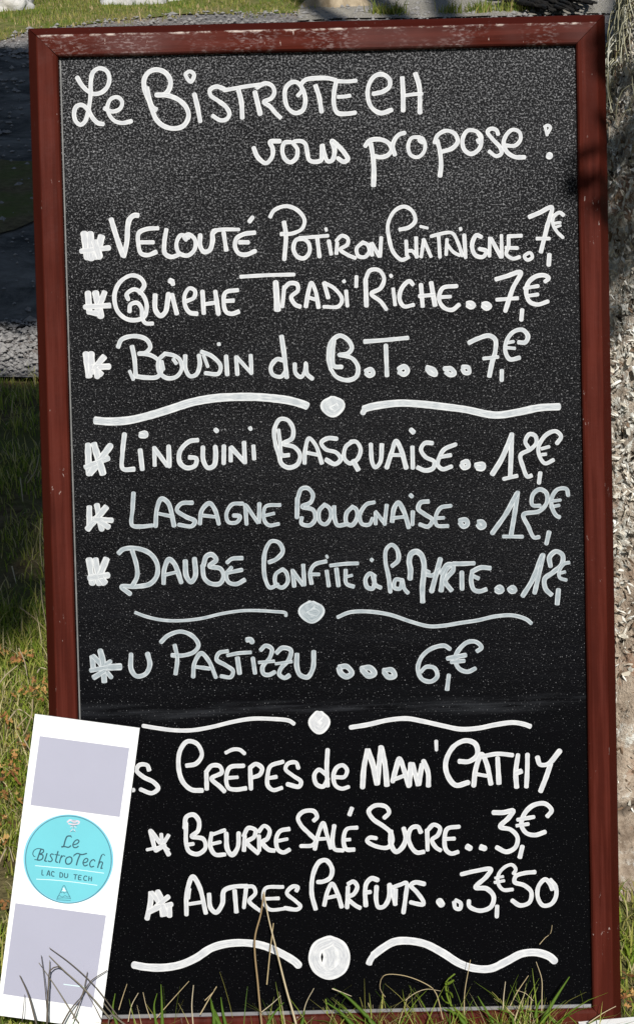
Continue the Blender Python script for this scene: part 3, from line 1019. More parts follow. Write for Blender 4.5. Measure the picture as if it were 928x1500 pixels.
# rear legs and hinges that hold it up from behind
hz = (B0 + BH + .02) * math.cos(TILT); hy = (B0 + BH + .02) * math.sin(TILT)
RL = Matrix(((1, 0, 0, 0), (0, -math.sin(TILT), math.cos(TILT), 2 * hy + .05), (0, math.cos(TILT), math.sin(TILT), 0), (0, 0, 0, 1)))
for s in (-.28, .02):
    V, F = [], []; box(V, F, s - .018, s + .018, 0.0, B0 + BH - .01, -.012, .012)
    mesh('rear_leg', V, F, MAT['frame'], board, M=RL)
    V, F = [], []; box(V, F, s - .03, s + .03, B0 + BH - .045, B0 + BH + .01, -.0225, -.0165)
    mesh('hinge', V, F, MAT['metal'], board, M=BM)
V, F = [], []; box(V, F, -.262, .002, .30, .34, -.009, .009)
mesh('rear_crossbar', V, F, MAT['frame'], board, M=RL)

zc = 0
for (nm, mk, lab, txt) in LINES:
    V, F, UV = [], [], []
    for i, (wd, pts) in enumerate(parse(txt)):
        q = [bp(*p) for p in pts]
        big = nm == 'divider_line'
        ribbon(V, F, UV, catmull(q, .0012), wd * PXM * (1.28 if nm == 'bullet_star' and wd < 9.5 else .955), .00006 + .000022 * (i % 9), .00006, taper=0, jit={'divider_line': .05, 'divider_dot': .03}.get(nm, .11))
    o = mesh(nm, V, F, MAT[mk], panel, uv=UV)
    if lab: o['label'] = lab
    if nm in ('divider_line', 'divider_dot', 'bullet_star'): pass

# ------------------------------------------------------------------ the card leaning on the frame
card = empty('advertising_card', (-.33, -.03, .02))
tag(card, 'narrow white card with a round turquoise badge between two lavender blocks', 'card')
OFF = .0150
def cp(px, py): return np.array(bp(px, py, OFF))
TL, TR, BRp = cp(52, 1045.5), cp(205, 1066), cp(147, 1506)
ex = (TR - TL); cw = np.linalg.norm(ex); ex /= cw; ey = np.array((-ex[1], ex[0])); chh = abs((BRp - TR).dot(ey))
CMw = BM @ Matrix.Translation((TL[0], TL[1], OFF)) @ Matrix(((ex[0], ey[0], 0, 0), (ex[1], ey[1], 0, 0), (0, 0, 1, 0), (0, 0, 0, 1)))
CM = Matrix.Translation(card.location).inverted() @ CMw       # card coordinates: x along its top edge, y up (negative down), z out
V, F = [], []; box(V, F, 0, cw, -chh, 0, 0, .003)
cpan = mesh('card_panel', V, F, MAT['card'], card, M=CM)
def cuv(px, py):
    q = cp(px, py) - TL; return (q.dot(ex), q.dot(ey))
def poly(name, pts, z, mat, parent, th=.00025):
    n = len(pts); V = [(p[0], p[1], z + th) for p in pts] + [(p[0], p[1], .0001) for p in pts]
    F = [tuple(range(n))] + [(i, n + i, n + (i + 1) % n, (i + 1) % n) for i in range(n)]
    a = sum(pts[i][0] * pts[(i + 1) % n][1] - pts[(i + 1) % n][0] * pts[i][1] for i in range(n))
    if a < 0: F[0] = F[0][::-1]
    return mesh(name, V, F, mat, parent)
ZC = .003
def rect(a, b, c, d):
    q = [cuv(*a), cuv(*b), cuv(*c), cuv(*d)]
    return q
def lift(o, z):
    if o.parent == card: o.matrix_local = CM @ Matrix.Translation((0, 0, z))
    else: o.location.z = z
    return o
lift(poly('colour_block', rect((59, 1077.5), (190, 1095), (176, 1196), (45.5, 1178.5)), 0, MAT['lavender'], card), ZC)
lift(poly('colour_block', rect((23.5, 1322), (156, 1340), (136, 1475), (5.5, 1455)), 0, MAT['lavender'], card), ZC)
bc = cuv(101, 1257.5); br = 66 * PXM
badge = lift(poly('badge', [(bc[0] + br * math.cos(t), bc[1] + br * math.sin(t)) for t in np.linspace(0, 2 * math.pi, 97)[:-1]], 0, MAT['cyan_rim'], card), ZC)
lift(poly('badge_face', [(bc[0] + br * .955 * math.cos(t), bc[1] + br * .955 * math.sin(t)) for t in np.linspace(0, 2 * math.pi, 97)[:-1]], 0, MAT['cyan'], badge), .0003)
def ink(name, strokes, mat, z, scale=928 / 150., origin=(30, 1170)):
    V, F, UV = [], [], []
    for i, (wd, pts) in enumerate(strokes):
        q = [cuv(origin[0] + x / scale, origin[1] + y / scale) for x, y in pts]
        ribbon(V, F, UV, catmull(q, .0005), wd / scale * PXM, .00002 + .00001 * (i % 5), .00004, jit=.03)
    o = mesh(name, V, F, mat, badge, uv=UV); o.location.z = z
    return o
def S(txt): 
    out = []
    for ln in txt.strip().splitlines():
        wd, pp = ln.split(':'); out.append((float(wd), [tuple(map(float, q.split(','))) for q in pp.split()]))
    return out
ZB = .0006
ring = [(440 + 388 * math.cos(t), 545 + 395 * math.sin(t)) for t in np.linspace(0, 2 * math.pi, 73)]
ink('badge_ring', [(9, ring)], MAT['ink_soft'], ZB)
ink('badge_lettering', S("""
13:462,332 430,335 410,375 395,425 378,432
12:378,428 405,428 440,434 462,420
8:462,332 468,345
11:482,412 520,400 535,378 522,366 498,378 480,410 488,434 512,436 530,424
8:196,448 160,446 130,462 118,492 128,515 140,518
13:190,455 172,505 158,548
8:135,545 158,548
11:190,452 212,455 214,475 190,492 172,496
12:180,496 208,505 206,535 182,550 156,548
12:246,490 234,530 226,556 240,560
11:306,500 288,494 276,508 286,528 294,548 276,564 256,558
12:346,470 330,530 326,562 342,572
9:318,500 360,506
12:378,510 366,545 358,575
10:372,530 392,512 410,516
12:450,520 424,530 414,560 424,584 450,584 470,560 468,530 452,520
13:545,500 526,545 512,594
12:492,505 520,490 560,500 605,490
8:492,505 486,516
11:575,575 606,566 616,545 602,534 580,550 572,580 586,602 612,594
11:680,560 668,546 644,558 632,588 644,612 668,606
12:740,505 720,560 704,618
8:740,505 756,496 768,508
11:712,590 730,566 748,572 740,604 734,626 748,622
"""), MAT['ink'], ZB)
ink('badge_lettering', S("""
9:202,640 202,684 214,686
9:244,690 262,646 272,692
7:250,676 268,678
9:312,660 296,652 286,672 292,692 310,696
9:364,662 362,704
9:364,662 384,670 388,690 380,704 362,704
9:406,668 404,700 418,710 432,702 434,672
9:488,680 520,684
9:504,682 500,722
9:558,690 536,688 532,726 554,728
7:534,706 552,708
9:608,698 590,694 578,712 584,732 602,734
9:626,698 622,738
9:650,702 646,740
7:625,718 648,720
"""), MAT['ink'], ZB)
ink('badge_lettering', S("""
6:140,600 300,615 480,632 760,668
6:150,722 300,730 480,748 700,778
"""), MAT['pale_ink'], ZB)
ink('emblem', S("""
16:432,204 455,188 480,200 500,204 520,196 540,208
13:440,220 470,225 505,226 535,218
6:478,188 505,190
8:484,228 482,262
6:455,252 485,240 510,256
6:456,292 484,268 502,292
"""), MAT['pink_ink'], ZB)
ink('emblem', S("""
5:470,195 505,196
5:470,214 520,216
5:462,234 520,236
5:484,236 484,268
5:460,290 500,291
"""), MAT['ink_soft'], ZB + .00012)
ink('emblem', S("""
7:334,905 368,838 400,780 432,842 460,900
6:372,846 390,838 402,850 416,836 434,848
6:340,880 360,872 384,884 410,872 434,884 455,876
6:336,896 400,892 458,898
6:334,910 400,912 458,915
"""), MAT['ink_soft'], ZB)
ink('emblem', S("""
16:396,806 404,826
10:386,826 416,830
"""), MAT['pale_ink'], ZB + .00015)
lift(poly('faint_mark', [cuv(94, 1440), cuv(126, 1444), cuv(126, 1445.2), cuv(94, 1441.2)], 0, MAT['pale_ink'], card), ZC + .0003)
# white sheet lying in the grass at the lower right
sh = empty('white_sheet', tuple(gp(890, 1500, .02)))
tag(sh, 'white sheet lying in the grass at the lower right corner of the frame', 'sheet')
a, b = gp(846, 1499.8, .022), gp(940, 1491.5, .022); d = (b - a); nrm = Vector((d.y, -d.x, 0)).normalized() * .2; up = Vector((0, 0, .003))
P = [a, b, b + nrm, a + nrm]; V = [p - sh.location for p in P] + [p + up - sh.location for p in P]
mesh('sheet_panel', V, [(3, 2, 1, 0), (4, 5, 6, 7)] + [(i, (i + 1) % 4, 4 + (i + 1) % 4, 4 + i) for i in range(4)], MAT['card'], sh)
# ------------------------------------------------------------------ ground, road, verge
def ground_z(x, y):
    return 0.012 * mn.noise(Vector((x * 1.3, y * 1.3, 3.1))) - .012 * math.exp(-((y - .0) / .12) ** 2)
def build_ground():
    xs = np.r_[-150, -60, -20, np.arange(-6, 6.01, .15), 20, 60, 150]; ys = np.r_[-150, -60, -20, np.arange(-4, 12.01, .15), 20, 60, 150]
    V = [(x, y, (ground_z(x, y) if abs(x) < 3 and -2 < y < 2.4 else 0.0) - .012) for y in ys for x in xs]
    n = len(xs); F = [(j * n + i, j * n + i + 1, (j + 1) * n + i + 1, (j + 1) * n + i) for j in range(len(ys) - 1) for i in range(n - 1)]
    o = mesh('ground', V, F, MAT['ground'], smooth=True); o['kind'] = 'structure'
build_ground()
def band(name, near, far, z, mat, wob=.06, seed=0.0):
    """a strip of ground between two edge lines (lists of (x, y)), with worn edges"""
    def edge(E, s):
        out = []; xs = np.linspace(E[0][0], E[-1][0], 220); ys = np.interp(xs, [e[0] for e in E], [e[1] for e in E])
        for x, y in zip(xs, ys): out.append((x, y + wob * mn.fractal(Vector((x * 2.2, s, 0)), .8, 2.0, 5)))
        return out
    A, B = edge(near, seed), edge(far, seed + 9); V, F = [], []
    for (a, b) in zip(A, B):
        for t in np.linspace(0, 1, 9): V.append((a[0] + (b[0] - a[0]) * t, a[1] + (b[1] - a[1]) * t, z))
    for i in range(len(A) - 1):
        for j in range(8): F.append((i * 9 + j, (i + 1) * 9 + j, (i + 1) * 9 + j + 1, i * 9 + j + 1))
    o = mesh(name, V, F, mat); o['kind'] = 'structure'; return o
def g2(px, py): p = gp(px, py); return (p.x, p.y)
ynear = g2(20, 552)[1]; yroad = g2(20, 492)[1]; yrf = g2(20, 76)[1]
verge_px = [(-60, 70), (0, 62), (45, 47), (130, 38), (260, 24), (430, 21), (470, 6)]
vline = [g2(*p) for p in verge_px]
band('gravel_path', [(-14, ynear), (14, ynear)], [(-14, vline[0][1] + .1)] + vline[:-1] + [(vline[-2][0] + .4, vline[-2][1] + .3), (14, vline[-2][1] + 1.5)], .006, MAT['gravel'], .07, 1.0)
band('road', [(-14, yroad), (14, yroad)], [(-14, yrf), (14, yrf)], .012, MAT['shaded_road'], .22, 5.0)
band('verge', [(-14, vline[0][1])] + vline[:-1] + [(g2(470, 20)[0], vline[-2][1])], [(-14, 12.5), (g2(470, 20)[0], 12.5)], .010, MAT['turf'], .06, 21.0)
band('soil_strip', [(-14, g2(20, 338)[1]), (-.3, g2(20, 338)[1])], [(-14, g2(20, 258)[1]), (-.3, g2(20, 258)[1])], .018, MAT['ground'], .42, 31.0)
sl = [g2(446, 33), g2(500, 33)]
band('pale_track', [(g2(436, 34)[0], g2(436, 34)[1]), (14, g2(436, 34)[1] - .2)], [(g2(436, 34)[0], g2(436, 18)[1]), (g2(480, 0)[0], g2(480, 4)[1]), (1.0, 12.5), (14, 13)], .016, MAT['sand'], .05, 13.0)

# ------------------------------------------------------------------ blades, leaves, pebbles (what nobody could count)
def blades(P, h, wd, lean, tone, segs=3, droop=.35):
    """P (n,3) roots; arrays h, wd, lean (radians), tone -> one mesh of curved tapering blades"""
    n = len(P); az = rng.random(n) * 2 * math.pi; fa = az + rng.normal(0, .6, n) + math.pi / 2
    V = np.zeros((n, segs + 1, 2, 3))
    pos = P.copy(); ang = lean * .35
    dirx, diry = np.cos(az), np.sin(az); sx, sy = np.cos(fa), np.sin(fa)
    for s in range(segs + 1):
        ww = wd * (1 - (s / segs) ** 1.6) * .5 + .0001
        for q, sg in ((0, -1), (1, 1)):
            V[:, s, q, 0] = pos[:, 0] + sg * sx * ww; V[:, s, q, 1] = pos[:, 1] + sg * sy * ww; V[:, s, q, 2] = pos[:, 2]
        pos = pos + np.stack([dirx * np.sin(ang), diry * np.sin(ang), np.cos(ang)], 1) * (h / segs)[:, None]
        ang = ang + lean * droop + .12
    k = (segs + 1) * 2
    base = np.arange(n)[:, None] * k
    F = np.concatenate([base + np.array([2 * s, 2 * s + 1, 2 * s + 3, 2 * s + 2])[None, :] for s in range(segs)], 1).reshape(-1, 4)
    return V.reshape(-1, 3), F, np.repeat(tone, k)
def fast(name, V, F, mat, tone=None, parent=None, smooth=True):
    me = bpy.data.meshes.new(name); F = np.asarray(F, dtype=np.int32); V = np.asarray(V, dtype=np.float32)
    me.vertices.add(len(V)); me.vertices.foreach_set('co', V.ravel())
    m = F.shape[1]; me.loops.add(F.size); me.loops.foreach_set('vertex_index', F.ravel())
    me.polygons.add(len(F)); me.polygons.foreach_set('loop_start', np.arange(len(F), dtype=np.int32) * m); 
    me.polygons.foreach_set('use_smooth', np.full(len(F), smooth))
    if tone is not None:
        at = me.attributes.new('tone', 'FLOAT', 'POINT'); at.data.foreach_set('value', np.asarray(tone, dtype=np.float32))
    me.materials.append(mat); me.update(calc_edges=True)
    o = bpy.data.objects.new(name, me); C.objects.link(o)
    if parent: o.parent = parent
    return o
def gz(P):
    return np.array([ground_z(x, y) - .012 for x, y in P])
def clumpy(P, sc, seed, lo):
    return np.array([mn.fractal(Vector((x * sc, y * sc, seed)), .8, 2.0, 4) for x, y in P]) > lo
def scatter(n, x0, x1, y0, y1): return np.stack([rng.uniform(x0, x1, n), rng.uniform(y0, y1, n)], 1)

def lawn():
    P = np.concatenate([scatter(42000, -1.15, -.25, -.25, 1.25), scatter(16000, -1.5, -.4, 1.2, 2.55), scatter(9000, .28, .75, -.25, .62)])
    # the foot of the board stands clear, the tree too
    ok = ~((np.abs(P[:, 0]) < .345) & (P[:, 1] > -.01) & (P[:, 1] < 1.0))
    ok &= ~(np.hypot(P[:, 0] - .51, P[:, 1] - .72) < .39)
    ok &= ~((P[:, 0] > .27) & (P[:, 0] < .62) & (P[:, 1] < -.005))
    ok &= ~((P[:, 0] < -.25) & (P[:, 0] > -.48) & (P[:, 1] < .0) )
    P = P[ok]; n = len(P)
    cl = np.array([mn.fractal(Vector((x * 4.5, y * 4.5, 2)), .8, 2.0, 4) for x, y in P])
    keep = (cl + rng.normal(0, .25, n)) > -.28
    P, cl = P[keep], cl[keep]; n = len(P)
    h = np.clip(rng.normal(.030, .011, n), .012, .075) * (1 + .35 * np.clip(cl, -1, 1))
    dry = rng.random(n)
    tone = np.clip(rng.normal(.50, .22, n) + np.where(dry > .84, .5, 0) - .12 * cl, 0, 1)
    V, F, T = blades(np.c_[P, gz(P)], h, rng.uniform(.0014, .0030, n), np.abs(rng.normal(.7, .4, n)), tone)
    o = fast('lawn_grass', V, F, MAT['grass'], T)
    tag(o, 'short green and straw coloured lawn grass around the foot of the board', 'grass', kind='stuff')
lawn()
def front_grass():
    """taller, thin grass right in front of the lower rail"""
    rows = []
    P = np.concatenate([scatter(3400, -.345, .34, -.055, -.008), scatter(60, -.34, -.2, -.06, -.02), scatter(1500, .02, .25, -.05, -.006)])
    cl = np.array([mn.noise(Vector((x * 13, 7.7, 0))) for x, y in P]) + rng.normal(0, .2, len(P))
    P = P[(cl > -.12)]; P = P[~((P[:, 0] < -.215) & (P[:, 1] > -.022))]; P = P[P[:, 0] < .30]
    n = len(P)
    h = np.clip(rng.gamma(2.3, .0165, n), .010, .105)
    dry = rng.random(n); tone = np.clip(rng.normal(.26, .2, n) + np.where(dry > .55, .5, 0), 0, 1)
    V, F, T = blades(np.c_[P, np.full(n, -.024)], h + .018, rng.uniform(.0009, .0032, n), np.abs(rng.normal(.5, .38, n)), tone, segs=5, droop=.22)
    o = fast('tall_grass', V, F, MAT['grass'], T)
    tag(o, 'thin green and straw grass blades standing in front of the lower rail', 'grass', kind='stuff')
front_grass()
def verge():
    P = scatter(60000, -3.4, .55, 7.0, 10.2)
    lx = [v[0] for v in vline]; ly = [v[1] for v in vline]
    lim = np.interp(P[:, 0], lx, ly)
    nz = np.array([mn.fractal(Vector((x * 3, y * 3, 5)), .8, 2.0, 4) for x, y in P])
    dd = P[:, 1] - lim + .14 * nz
    keep = (dd > rng.uniform(-.18, .25, len(P))) & (P[:, 0] < g2(470, 5)[0] - .0) & (nz > -.45)
    P, nz = P[keep], nz[keep]; n = len(P)
    tone = np.clip(rng.normal(.48, .24, n) - .35 * nz + .45 * np.exp(-np.abs(dd[keep]) / .22), 0, 1)
    V, F, T = blades(np.c_[P, np.full(n, .0)], np.clip(rng.normal(.026, .010, n), .010, .07) , rng.uniform(.004, .009, n), np.abs(rng.normal(.6, .4, n)), tone, segs=2)
    o = fast('verge_grass', V, F, MAT['verge'], T)
    tag(o, 'sunlit yellow green grass on the far verge beyond the road, around the white boulders', 'grass', kind='stuff')
    # sparse tufts along the pale track's edge
    q = [gp(px + rng.normal(0, 9), py + rng.normal(0, 1.2)) for px, py in ((555, 24), (570, 25), (580, 25), (660, 23), (700, 22), (715, 19), (740, 20), (760, 20), (690, 23)) for _ in range(60)]
    P = np.array([(p.x, p.y, .016) for p in q]); n = len(P)
    V, F, T = blades(P, np.clip(rng.normal(.05, .02, n), .02, .09), rng.uniform(.004, .008, n), np.abs(rng.normal(.7, .4, n)), np.clip(rng.normal(.45, .22, n), 0, 1), segs=2)
    tag(fast('sparse_grass', V, F, MAT['verge'], T), 'sparse low grass along the near edge of the pale track', 'grass', kind='stuff')
verge()
def pebbles():
    V, F, T = [], [], []
    base = [(1, 0, 0), (-1, 0, 0), (0, 1, 0), (0, -1, 0), (0, 0, 1), (0, 0, -1)]; tri = [(0, 2, 4), (2, 1, 4), (1, 3, 4), (3, 0, 4), (2, 0, 5), (1, 2, 5), (3, 1, 5), (0, 3, 5)]
    P = np.concatenate([scatter(5200, -1.5, -.35, ynear - .02, yroad + .1), scatter(5200, -2.4, 1.8, yrf - .3, yrf + 1.7), scatter(1500, -1.7, -.5, yroad - .05, yrf)])
    lx = [v[0] for v in vline]; ly = [v[1] for v in vline]
    for x, y in P:
        if y > yrf and y > np.interp(x, lx, ly) + .05 and x < .3: continue
        s = max(.002, rng.gamma(3, .0015) * (1 if y < 4 else 1.6)); b = len(V); sc = np.array([s * rng.uniform(.7, 1.3), s * rng.uniform(.7, 1.3), s * .65])
        A = rng.random() * 6.28
        for v in base:
            a = np.array(v) * sc * rng.uniform(.8, 1.2)
            V.append((x + a[0] * math.cos(A) - a[1] * math.sin(A), y + a[0] * math.sin(A) + a[1] * math.cos(A), .014 + s * .3 + a[2]))
        F += [tuple(b + i for i in t) for t in tri]
    tag(fast('loose_stones', V, F, MAT['pebble'], smooth=False), 'loose pale gravel stones strewn over the path edges', 'gravel', kind='stuff')
pebbles()
def leaves():
    V, F, T = [], [], []
    spots = [(28, 975), (38, 965), (35, 1018), (60, 1022), (70, 1012), (30, 1100), (24, 1120), (12, 1150), (14, 1180), (5, 1170), (20, 1075), (8, 1060), (4, 960), (10, 1210), (3, 1240), (60, 1005), (14, 1130), (5, 1340), (918, 1440), (914, 1460), (922, 1475), (905, 1470)]
    for (px, py) in spots:
        for q in range(9 if px < 500 else 6):
            p = gp(px + rng.normal(0, 8), py + rng.normal(0, 7), .008)
            s = rng.uniform(.003, .0075); b = len(V); A = rng.random() * 6.28; tl = rng.normal(0, .5, 2); t = rng.random()
            for (a, c, z) in ((-1, 0, 0), (-.5, .5, .2), (-.1, .2, .1), (.35, .55, .25), (.4, .15, .1), (1, 0, .4), (.4, -.2, .1), (.2, -.6, .3), (-.2, -.2, .1), (-.6, -.45, .2)):
                x = a * s * rng.uniform(.7, 1.3); y = c * s * rng.uniform(.6, 1.4)
                V.append((p.x + x * math.cos(A) - y * math.sin(A), p.y + x * math.sin(A) + y * math.cos(A), p.z + .010 + z * s + x * tl[0] + y * tl[1])); T.append(t)
            F.append([b + i for i in range(10)])
    tag(fast('fallen_leaves', V, F, MAT['leaf'], T, smooth=False), 'brown and orange dead leaves strewn in the grass beside the card and the tree', 'leaf litter', kind='stuff')
leaves()
def tubes(V, F, T, pts, r0, r1, tone=.5, k=5, step=.004):
    Q = catmull([np.array(p) for p in pts], step); n = len(Q); b = len(V)
    for i, p in enumerate(Q):
        d = Vector(Q[min(i + 1, n - 1)] - Q[max(i - 1, 0)]).normalized(); u = d.orthogonal().normalized(); v = d.cross(u); r = r0 + (r1 - r0) * i / (n - 1)
        for j in range(k):
            a = 2 * math.pi * j / k; V.append(tuple(Vector(p) + (u * math.cos(a) + v * math.sin(a)) * r)); T.append(tone)
    for i in range(n - 1):
        for j in range(k): F.append((b + i * k + j, b + i * k + (j + 1) % k, b + (i + 1) * k + (j + 1) % k, b + (i + 1) * k + j))
def on_off(px, py, off):
    u, v = bp(px, py, off); return BX * u + BY * v + BN * off
def stalks():
    """each as (zone origin, scale, points, distance in front of the board at base and tip, radius in metres, tone)"""
    Z1, Z2, Z0 = (300, 1300, 2.9), (600, 1300, 2.8293), (0, 1300, 2.9)
    big = [(Z1, [(244, 610), (226, 420), (212, 220), (238, 110), (251, 20)], .045, .020, .0013, .0009, .25), (Z1, [(392, 620), (385, 575), (345, 430), (300, 250), (268, 120), (250, 18)], .05, .021, .0015, .0007, .8), (Z1, [(263, 412), (276, 280), (291, 152)], .028, .03, .0008, .0006, .6)]
    e = empty('dry_grass_stalk', tuple(gp(405, 1520))); tag(e, 'bent straw coloured grass stalk standing in front of the last menu line', 'grass stalk')
    def one(z, pts, f0, f1, r0, r1, tone, V, F, T):
        m = len(pts); tubes(V, F, T, [on_off(z[0] + x / z[2], z[1] + y / z[2], f0 + (f1 - f0) * i / (m - 1)) for i, (x, y) in enumerate(pts)], r0, r1, tone)
    for b in big:
        V, F, T = [], [], []; one(*b, V, F, T)
        o = mesh('stem', [tuple(Vector(v) - e.location) for v in V], F, MAT['dry'], e, True, {'tone': T})
    V, F, T = [], [], []
    for z, pts, r in [
        (Z1, [(1010, 560), (975, 440), (928, 405), (830, 372), (757, 376), (743, 430), (765, 465)], .0009), (Z1, [(850, 480), (890, 450), (940, 432), (1000, 440)], .0007),
        (Z1, [(0, 480), (30, 450), (50, 420)], .0008), (Z1, [(240, 530), (290, 490), (322, 460)], .0008), (Z1, [(410, 570), (430, 490), (463, 428)], .0008), (Z1, [(540, 430), (580, 445), (622, 462)], .0010),
        (Z2, [(536, 236), (560, 208), (582, 190), (588, 156)], .0006), (Z2, [(545, 520), (546, 450), (545, 380), (522, 308)], .0009), (Z2, [(415, 490), (440, 440), (490, 365)], .0009), (Z2, [(385, 500), (388, 450), (395, 390)], .0009), (Z2, [(225, 540), (226, 440), (250, 300)], .0009),
        (Z2, [(740, 560), (800, 520), (852, 492)], .0010), (Z2, [(510, 470), (480, 440), (440, 425)], .0006),
        (Z0, [(660, 560), (720, 490), (803, 398)], .0009), (Z0, [(820, 580), (815, 500), (822, 415)], .0011), (Z0, [(850, 540), (890, 470), (920, 422)], .0011), (Z0, [(640, 560), (620, 500), (608, 445)], .0008), (Z0, [(545, 570), (560, 500), (588, 448)], .0009), (Z0, [(505, 520), (520, 470), (540, 410)], .0008)]:
        one(z, pts, .034, .03, r * .75, r * .4, .45 + .5 * rng.random(), V, F, T)
    # straw lying over the lawn on the left
    for pts in ([(13, 1055), (27, 1039), (48, 1052)], [(48, 1025), (47, 1045), (36, 1075), (33, 1078)], [(26, 1065), (38, 1052), (40, 1050)], [(0, 1000), (10, 988), (26, 975)], [(28, 950), (36, 968), (40, 990)], [(36, 1084), (46, 1102)], [(55, 985), (60, 978), (68, 980)], [(60, 850), (62, 880), (69, 922)], [(30, 700), (34, 735)], [(40, 708), (52, 690), (58, 665)], [(60, 760), (59, 800), (62, 830)], [(18, 830), (24, 855)], [(30, 890), (50, 905), (70, 925)], [(0, 1262), (12, 1240), (20, 1262)]):
        q = [gp(x, y, .02) for x, y in pts]; tubes(V, F, T, [(p.x, p.y, p.z) for p in q], .0014, .0008, .4 + .5 * rng.random(), step=.01)
    tag(fast('straw', V, F, MAT['dry'], T), 'thin straw and dry bent stems scattered in the grass', 'straw', kind='stuff')
    V, F, T = [], [], []
    for pts, r in [([(500, 545), (400, 415), (300, 322), (210, 256)], .0009), ([(470, 560), (360, 432), (270, 350), (209, 290)], .0012), ([(205, 570), (190, 400), (176, 288)], .0008), ([(330, 570), (230, 412), (166, 320)], .0010), ([(156, 580), (120, 452), (85, 374)], .0013), ([(260, 590), (300, 520), (345, 465), (385, 400), (456, 352)], .0011), ([(310, 560), (352, 450), (372, 358)], .0009),
                   ([(200, 580), (207, 420), (215, 352), (245, 337), (285, 365), (360, 432)], .0012), ([(208, 420), (212, 310)], .0008), ([(95, 570), (102, 500), (105, 455)], .0006), ([(430, 560), (400, 500), (365, 440)], .0007), ([(460, 590), (470, 540), (520, 560)], .0008), ([(540, 590), (480, 540), (440, 490)], .0014)]:
        one(Z0, pts, .05, .032, r, r * .5, rng.random(), V, F, T)
    tag(fast('dead_stems', V, F, MAT['stem'], T), 'dark grey dead stems crossing in front of the lower lavender block', 'dead stems', kind='stuff')
    # broad green blades and a weed at the foot of the board
    wd = empty('small_weed', tuple(gp(668, 1520))); tag(wd, 'small green weed with a furry upright tip growing in front of the lower rail', 'weed')
    V, F, T = [], [], []
    for pts, r in [([(250, 570), (205, 520), (165, 478), (150, 392), (186, 358)], .0016), ([(160, 480), (140, 470), (130, 450)], .001), ([(150, 400), (165, 395), (180, 385)], .0022), ([(152, 430), (170, 440), (176, 455)], .0016)]:
        one(Z2, pts, .04, .03, r, r * .6, .25, V, F, T)
    mesh('stem', [tuple(Vector(v) - wd.location) for v in V], F, MAT['grass'], wd, True, {'tone': T})
    V, F, T = [], [], []
    for pts, r in [([(740, 610), (680, 540), (600, 462), (546, 428)], .0036), ([(640, 600), (575, 530), (512, 486)], .0030), ([(40, 580), (36, 520), (24, 470)], .0026), ([(90, 590), (75, 520), (68, 466)], .0024), ([(60, 590), (50, 540), (30, 505)], .003), ([(262, 590), (290, 540), (335, 488)], .0022), ([(410, 590), (420, 540), (424, 510)], .0025)]:
        one(Z1, pts, .04, .03, r, r * .2, .12, V, F, T)
    for pts, r in [([(545, 560), (600, 462), (660, 370)], .0030), ([(240, 590), (200, 530), (140, 500)], .0036), ([(345, 560), (310, 500), (280, 450)], .0022), ([(520, 540), (525, 500), (545, 460)], .0024), ([(600, 560), (560, 520), (480, 512)], .002), ([(430, 590), (420, 530), (360, 500)], .002)]:
        one(Z2, pts, .04, .03, r, r * .2, .15, V, F, T)
    for pts, r in [([(690, 590), (688, 500), (684, 412)], .0024), ([(665, 590), (655, 500), (668, 450)], .0020), ([(940, 590), (905, 530), (895, 476)], .003), ([(500, 590), (480, 520), (490, 450)], .0022)]:
        one(Z0, pts, .04, .03, r, r * .2, .15, V, F, T)
    V = [Vector(v) for v in V]
    tag(fast('broad_grass', V, F, MAT['grass'], T), 'broad fresh green grass blades sprouting along the lower rail', 'grass', kind='stuff')
stalks()
# ------------------------------------------------------------------ the lichened tree on the right
def lump(name, centre, size, mat, seed, squash=.7, sub=4, rough=.22, parent=None):
    import bmesh
    bm = bmesh.new(); bmesh.ops.create_icosphere(bm, subdivisions=sub, radius=1.0)
    for v in bm.verts:
        n = v.co.normalized(); q = n * 1.6 + Vector((seed, seed * 2, 0))
        f = 1 + rough * mn.fractal(q, .9, 2.1, 6) + .12 * mn.cell(q * 1.3)
        v.co = Vector((n.x * f * size[0], n.y * f * size[1], n.z * f * size[2] * squash))
    me = bpy.data.meshes.new(name); bm.to_mesh(me); bm.free()
    me.polygons.foreach_set('use_smooth', [True] * len(me.polygons)); me.materials.append(mat)
    o = bpy.data.objects.new(name, me); C.objects.link(o); o.location = centre
    if parent: o.parent = parent
    return o
def leafcloud(n, clumps, size, tonec=.5):
    V = np.zeros((n, 4, 3)); T = np.zeros(n)
    c = np.array([q[:3] for q in clumps]); r = np.array([q[3] for q in clumps])
    k = rng.choice(len(clumps), n, p=r ** 2 / (r ** 2).sum())
    d = rng.normal(0, 1, (n, 3)); d /= np.linalg.norm(d, axis=1)[:, None]
    p = c[k] + d * (r[k] * rng.random(n) ** .45)[:, None] * np.array([1, 1, .75])
    a = rng.normal(0, 1, (n, 3)); a /= np.linalg.norm(a, axis=1)[:, None]; b = np.cross(a, rng.normal(0, 1, (n, 3))); b /= np.linalg.norm(b, axis=1)[:, None]
    s = size * rng.uniform(.6, 1.3, n)[:, None]
    V[:, 0] = p - a * s; V[:, 1] = p - b * s * .45; V[:, 2] = p + a * s; V[:, 3] = p + b * s * .45
    T = np.repeat(np.clip(rng.normal(tonec, .25, n), 0, 1), 4)
    return V.reshape(-1, 3), np.arange(4 * n).reshape(-1, 4), T
